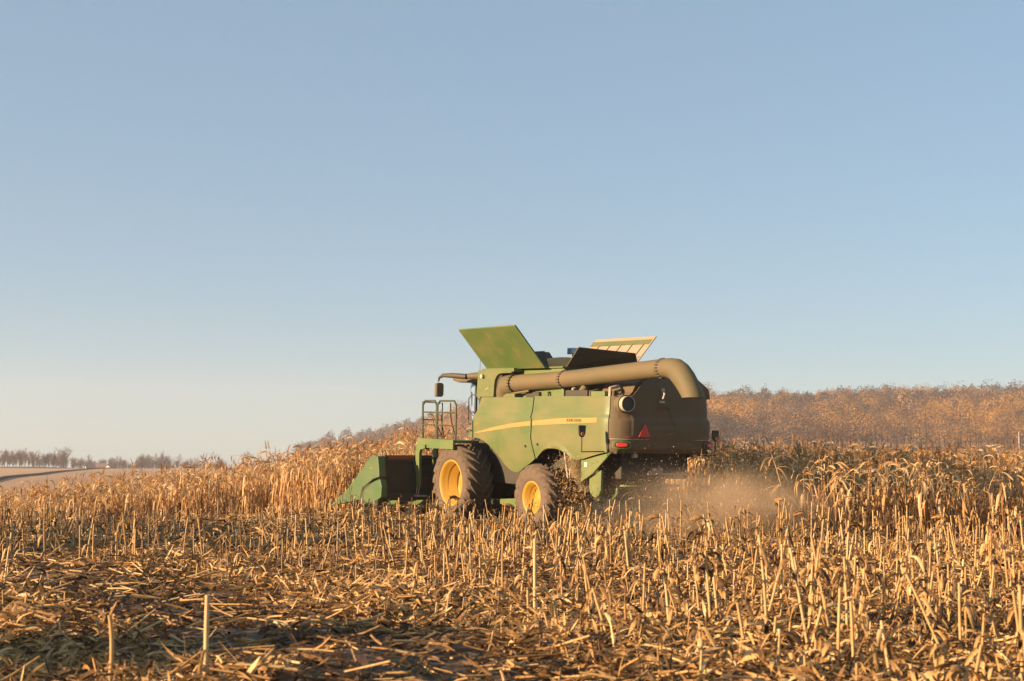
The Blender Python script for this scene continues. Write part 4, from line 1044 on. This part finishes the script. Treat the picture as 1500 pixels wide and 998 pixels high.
# far wooded hill: one mass
K = 5000
rg = np.random.default_rng(9)
ty = np.sqrt(rg.uniform(385 ** 2, 1090 ** 2, K * 3)); taz = rg.uniform(440, 1620, K * 3); tx = (taz - 750) / 2083 * ty
hillpart = np.interp(taz, HX, HZ)
ok = ty > np.interp(taz, [440, 560, 700, 1000, 1380, 1440, 1620], [980, 800, 540, 390, 390, 450, 480]); tx, ty, taz = tx[ok][:K], ty[ok][:K], taz[ok][:K]; K = len(tx)
tz = G(tx, ty)
zone = vnoise(tx / 60, ty / 90, 51) * .6 + vnoise(tx / 18, ty / 22, 52) * .4
band = np.interp(ty, [330, 480, 560, 640, 700, 790, 860, 1000, 1090], [.45, .42, .62, .66, .40, .20, .45, .58, .50])
tt = np.clip(band + .06 + 2.6 * (zone - .5) + rg.normal(0, .22, K), .03, 1)
tt = np.where(taz < 640, tt * .55, tt)
fg_ = Geo(); Q = 320
Ht = rg.uniform(7, 13, K) + 5 * (rg.uniform(0, 1, K) < .12); Rt = rg.uniform(3.2, 6.2, K)
d = rg.normal(0, 1, (K, Q, 3)); d /= np.linalg.norm(d, axis=2, keepdims=True); d[..., 2] = np.abs(d[..., 2]) * 1.3 - .55 * (rg.uniform(0, 1, (K, Q)) < .4); d /= np.linalg.norm(d, axis=2, keepdims=True); rad = rg.uniform(.72, 1.04, (K, Q, 1)) * (1 + .16 * np.sin(d[..., :1] * 5 + 3 * d[..., 1:2]))
C = np.stack([tx, ty, tz + Ht * .58], 1)[:, None, :] + d * rad * np.stack([Rt, Rt, Ht * .45], 1)[:, None, :]
sz = rg.uniform(.24, .50, (K, Q, 1)) * (ty / 850)[:, None, None]; nn_ = d + rg.normal(0, .22, (K, Q, 3)); a1 = np.cross(nn_, rg.normal(0, 1, (K, Q, 3))); a1 /= np.linalg.norm(a1, axis=2, keepdims=True)
a2 = np.cross(nn_, a1); a2 /= np.linalg.norm(a2, axis=2, keepdims=True)
V = np.stack([C - a1 * sz - a2 * sz * .6, C + a1 * sz - a2 * sz * .7, C + a1 * sz * .8 + a2 * sz * .7, C - a1 * sz * .7 + a2 * sz], 2).reshape(-1, 3)
F = np.arange(len(V)).reshape(-1, 4)
T = np.clip(np.repeat(tt, Q * 4) + np.repeat(rg.normal(0, .045, K * Q), 4), 0, 1)
fg_.add(V, F, T)
fg_.add(*tubes(np.stack([tx, ty, tz - 1], 1), rg.uniform(0, 6, K), rg.uniform(0, .06, K), Ht * .9, np.full(K, .28), np.full(K, .08), np.full(K, .25), S=1, n=3, rng=rg))
tag(fg_.obj('wooded_hillside', M_TREE), 'far hillside wood in brown and orange autumn colours', 'wood', kind='stuff')
# darken ground under wood: leaf mould sheet comes from the same ground, plus a thin pole at the far right
po = empty('utility_pole', (0, 0, 0)); d_ = 330; x = (1491 - 750) / 2083 * d_
po.location = (x, d_, float(G(x, d_)))
MB().tube([(0, 0, -.5), (0, 0, 6.2)], .12, 8).build('pole', P_METAL, po); MB().box(-.5, .5, -.06, .06, 5.4, 5.52).build('crossarm', P_DARK, po)
tag(po, 'thin pole standing at the far right before the wooded hill', 'pole')

# ------------------------------------------------------------------ unseen evergreens added only to throw shade across the stubble
def shade_tree(x, y, H, W):
    rg = np.random.default_rng(5); e = empty('added_shade_evergreen', (x, y, float(G(x, y))))
    tr_ = Geo(); tr_.add(*tubes(np.array([[0, 0, -.3]]), np.zeros(1), np.zeros(1), np.array([H * .95]), np.array([.22]), np.array([.03]), np.array([.3]), S=6, n=8, rng=rg)); tr_.obj('trunk', M_BARE, e)
    K = 26000; h = rg.uniform(.02, 1, K); a = rg.uniform(0, 6.28, K); r_ = W * (1 - h ** 3) ** .7 * rg.uniform(.2, 1, K) ** .5
    cr_ = Geo(); cr_.add(*ribbons(np.stack([r_ * np.cos(a), r_ * np.sin(a), h * H], 1), a + rg.normal(0, .8, K), rg.uniform(-.2, 1.2, K), rg.uniform(-.5, .5, K), np.ones(K), rg.uniform(.2, .5, K), rg.uniform(.06, .14, K), rg.uniform(0, 1, K), S=2, rng=rg))
    cr_.obj('crown', M_GREENLEAF, e)
    tag(e, 'tallest added evergreen, unseen at the left, shading the stubble' if H > 10 else 'middle-sized added evergreen nearest the camera, unseen at the left, shading the stubble' if H > 8 else 'shorter, broader added evergreen, unseen at the left, shading the stubble', 'tree')
shade_tree(-31, 17.5, 10.6, 2.0)
shade_tree(-31, 23.3, 6.9, 2.2)
shade_tree(-31, 1.0, 8.3, 1.7)

# ------------------------------------------------------------------ haze box
hz = MB().box(-1500, 1500, -80, 1400, -60, 80); 
mh = bpy.data.materials.new('haze air'); mh.use_nodes = True; nt = mh.node_tree; nt.nodes.clear()
out = N(nt, 'ShaderNodeOutputMaterial'); pv = N(nt, 'ShaderNodeVolumePrincipled')
pv.inputs['Color'].default_value = (.93, .90, .92, 1); pv.inputs['Density'].default_value = .00031; pv.inputs['Anisotropy'].default_value = .2
nt.links.new(pv.outputs[0], out.inputs['Volume'])
HAZE = True
if HAZE:
    ho = hz.build('haze', mh); tag(ho, 'thin pale evening haze in the air', 'haze', kind='stuff')

# ------------------------------------------------------------------ light, sky, camera
EL, AZ = 14.0, 22.0        # sun: low, from the left and a little behind the camera
sdir = Vector((-math.cos(R(AZ)) * math.cos(R(EL)), -math.sin(R(AZ)) * math.cos(R(EL)), math.sin(R(EL))))
sd = bpy.data.lights.new('sun', 'SUN'); sd.energy = 5.0; sd.angle = R(.5); sd.color = (1.0, .70, .43)
so = bpy.data.objects.new('sun', sd); COL.objects.link(so); so.rotation_euler = sdir.to_track_quat('Z', 'Y').to_euler(); so.location = (-30, 0, 30)
w = bpy.data.worlds.new('World'); SC.world = w; w.use_nodes = True; nt = w.node_tree
sky = N(nt, 'ShaderNodeTexSky', sky_type='NISHITA'); sky.sun_disc = False; sky.sun_elevation = R(EL)
sky.sun_rotation = math.atan2(sdir.x, sdir.y)
sky.air_density = 1.0; sky.dust_density = .15; sky.ozone_density = 2.4; sky.altitude = 100
veil = N(nt, 'ShaderNodeMix', data_type='RGBA'); veil.inputs[0].default_value = .60; veil.inputs[7].default_value = (1.62, 2.28, 2.80, 1)   # high thin haze evens out the clear sky
tint = N(nt, 'ShaderNodeMix', data_type='RGBA', blend_type='MULTIPLY'); tint.inputs[0].default_value = 1; tint.inputs[7].default_value = (.74, .85, .90, 1)
nt.links.new(sky.outputs[0], tint.inputs[6]); nt.links.new(tint.outputs[2], veil.inputs[6]); nt.links.new(veil.outputs[2], nt.nodes['Background'].inputs['Color']); nt.nodes['Background'].inputs['Strength'].default_value = .08

cam = bpy.data.cameras.new('camera'); co = bpy.data.objects.new('camera', cam); COL.objects.link(co)
co.location = (0, 0, 1.6); co.rotation_euler = (math.pi / 2 + math.atan((685 - 499) / 2083), 0, 0)
cam.lens = 50; cam.sensor_width = 36; cam.clip_end = 20000; cam.clip_start = .1
cam.dof.use_dof = True; cam.dof.focus_distance = 34; cam.dof.aperture_fstop = 2.8
SC.camera = co
vs = SC.view_settings; vs.view_transform = 'Standard'; vs.look = 'None'; vs.exposure = 1.36; vs.gamma = 1
SC.cycles.use_denoising = True
SC.cycles.max_bounces = 6; SC.cycles.diffuse_bounces = 3; SC.cycles.transparent_max_bounces = 6; SC.cycles.volume_bounces = 1
SC.cycles.volume_step_rate = 3.0
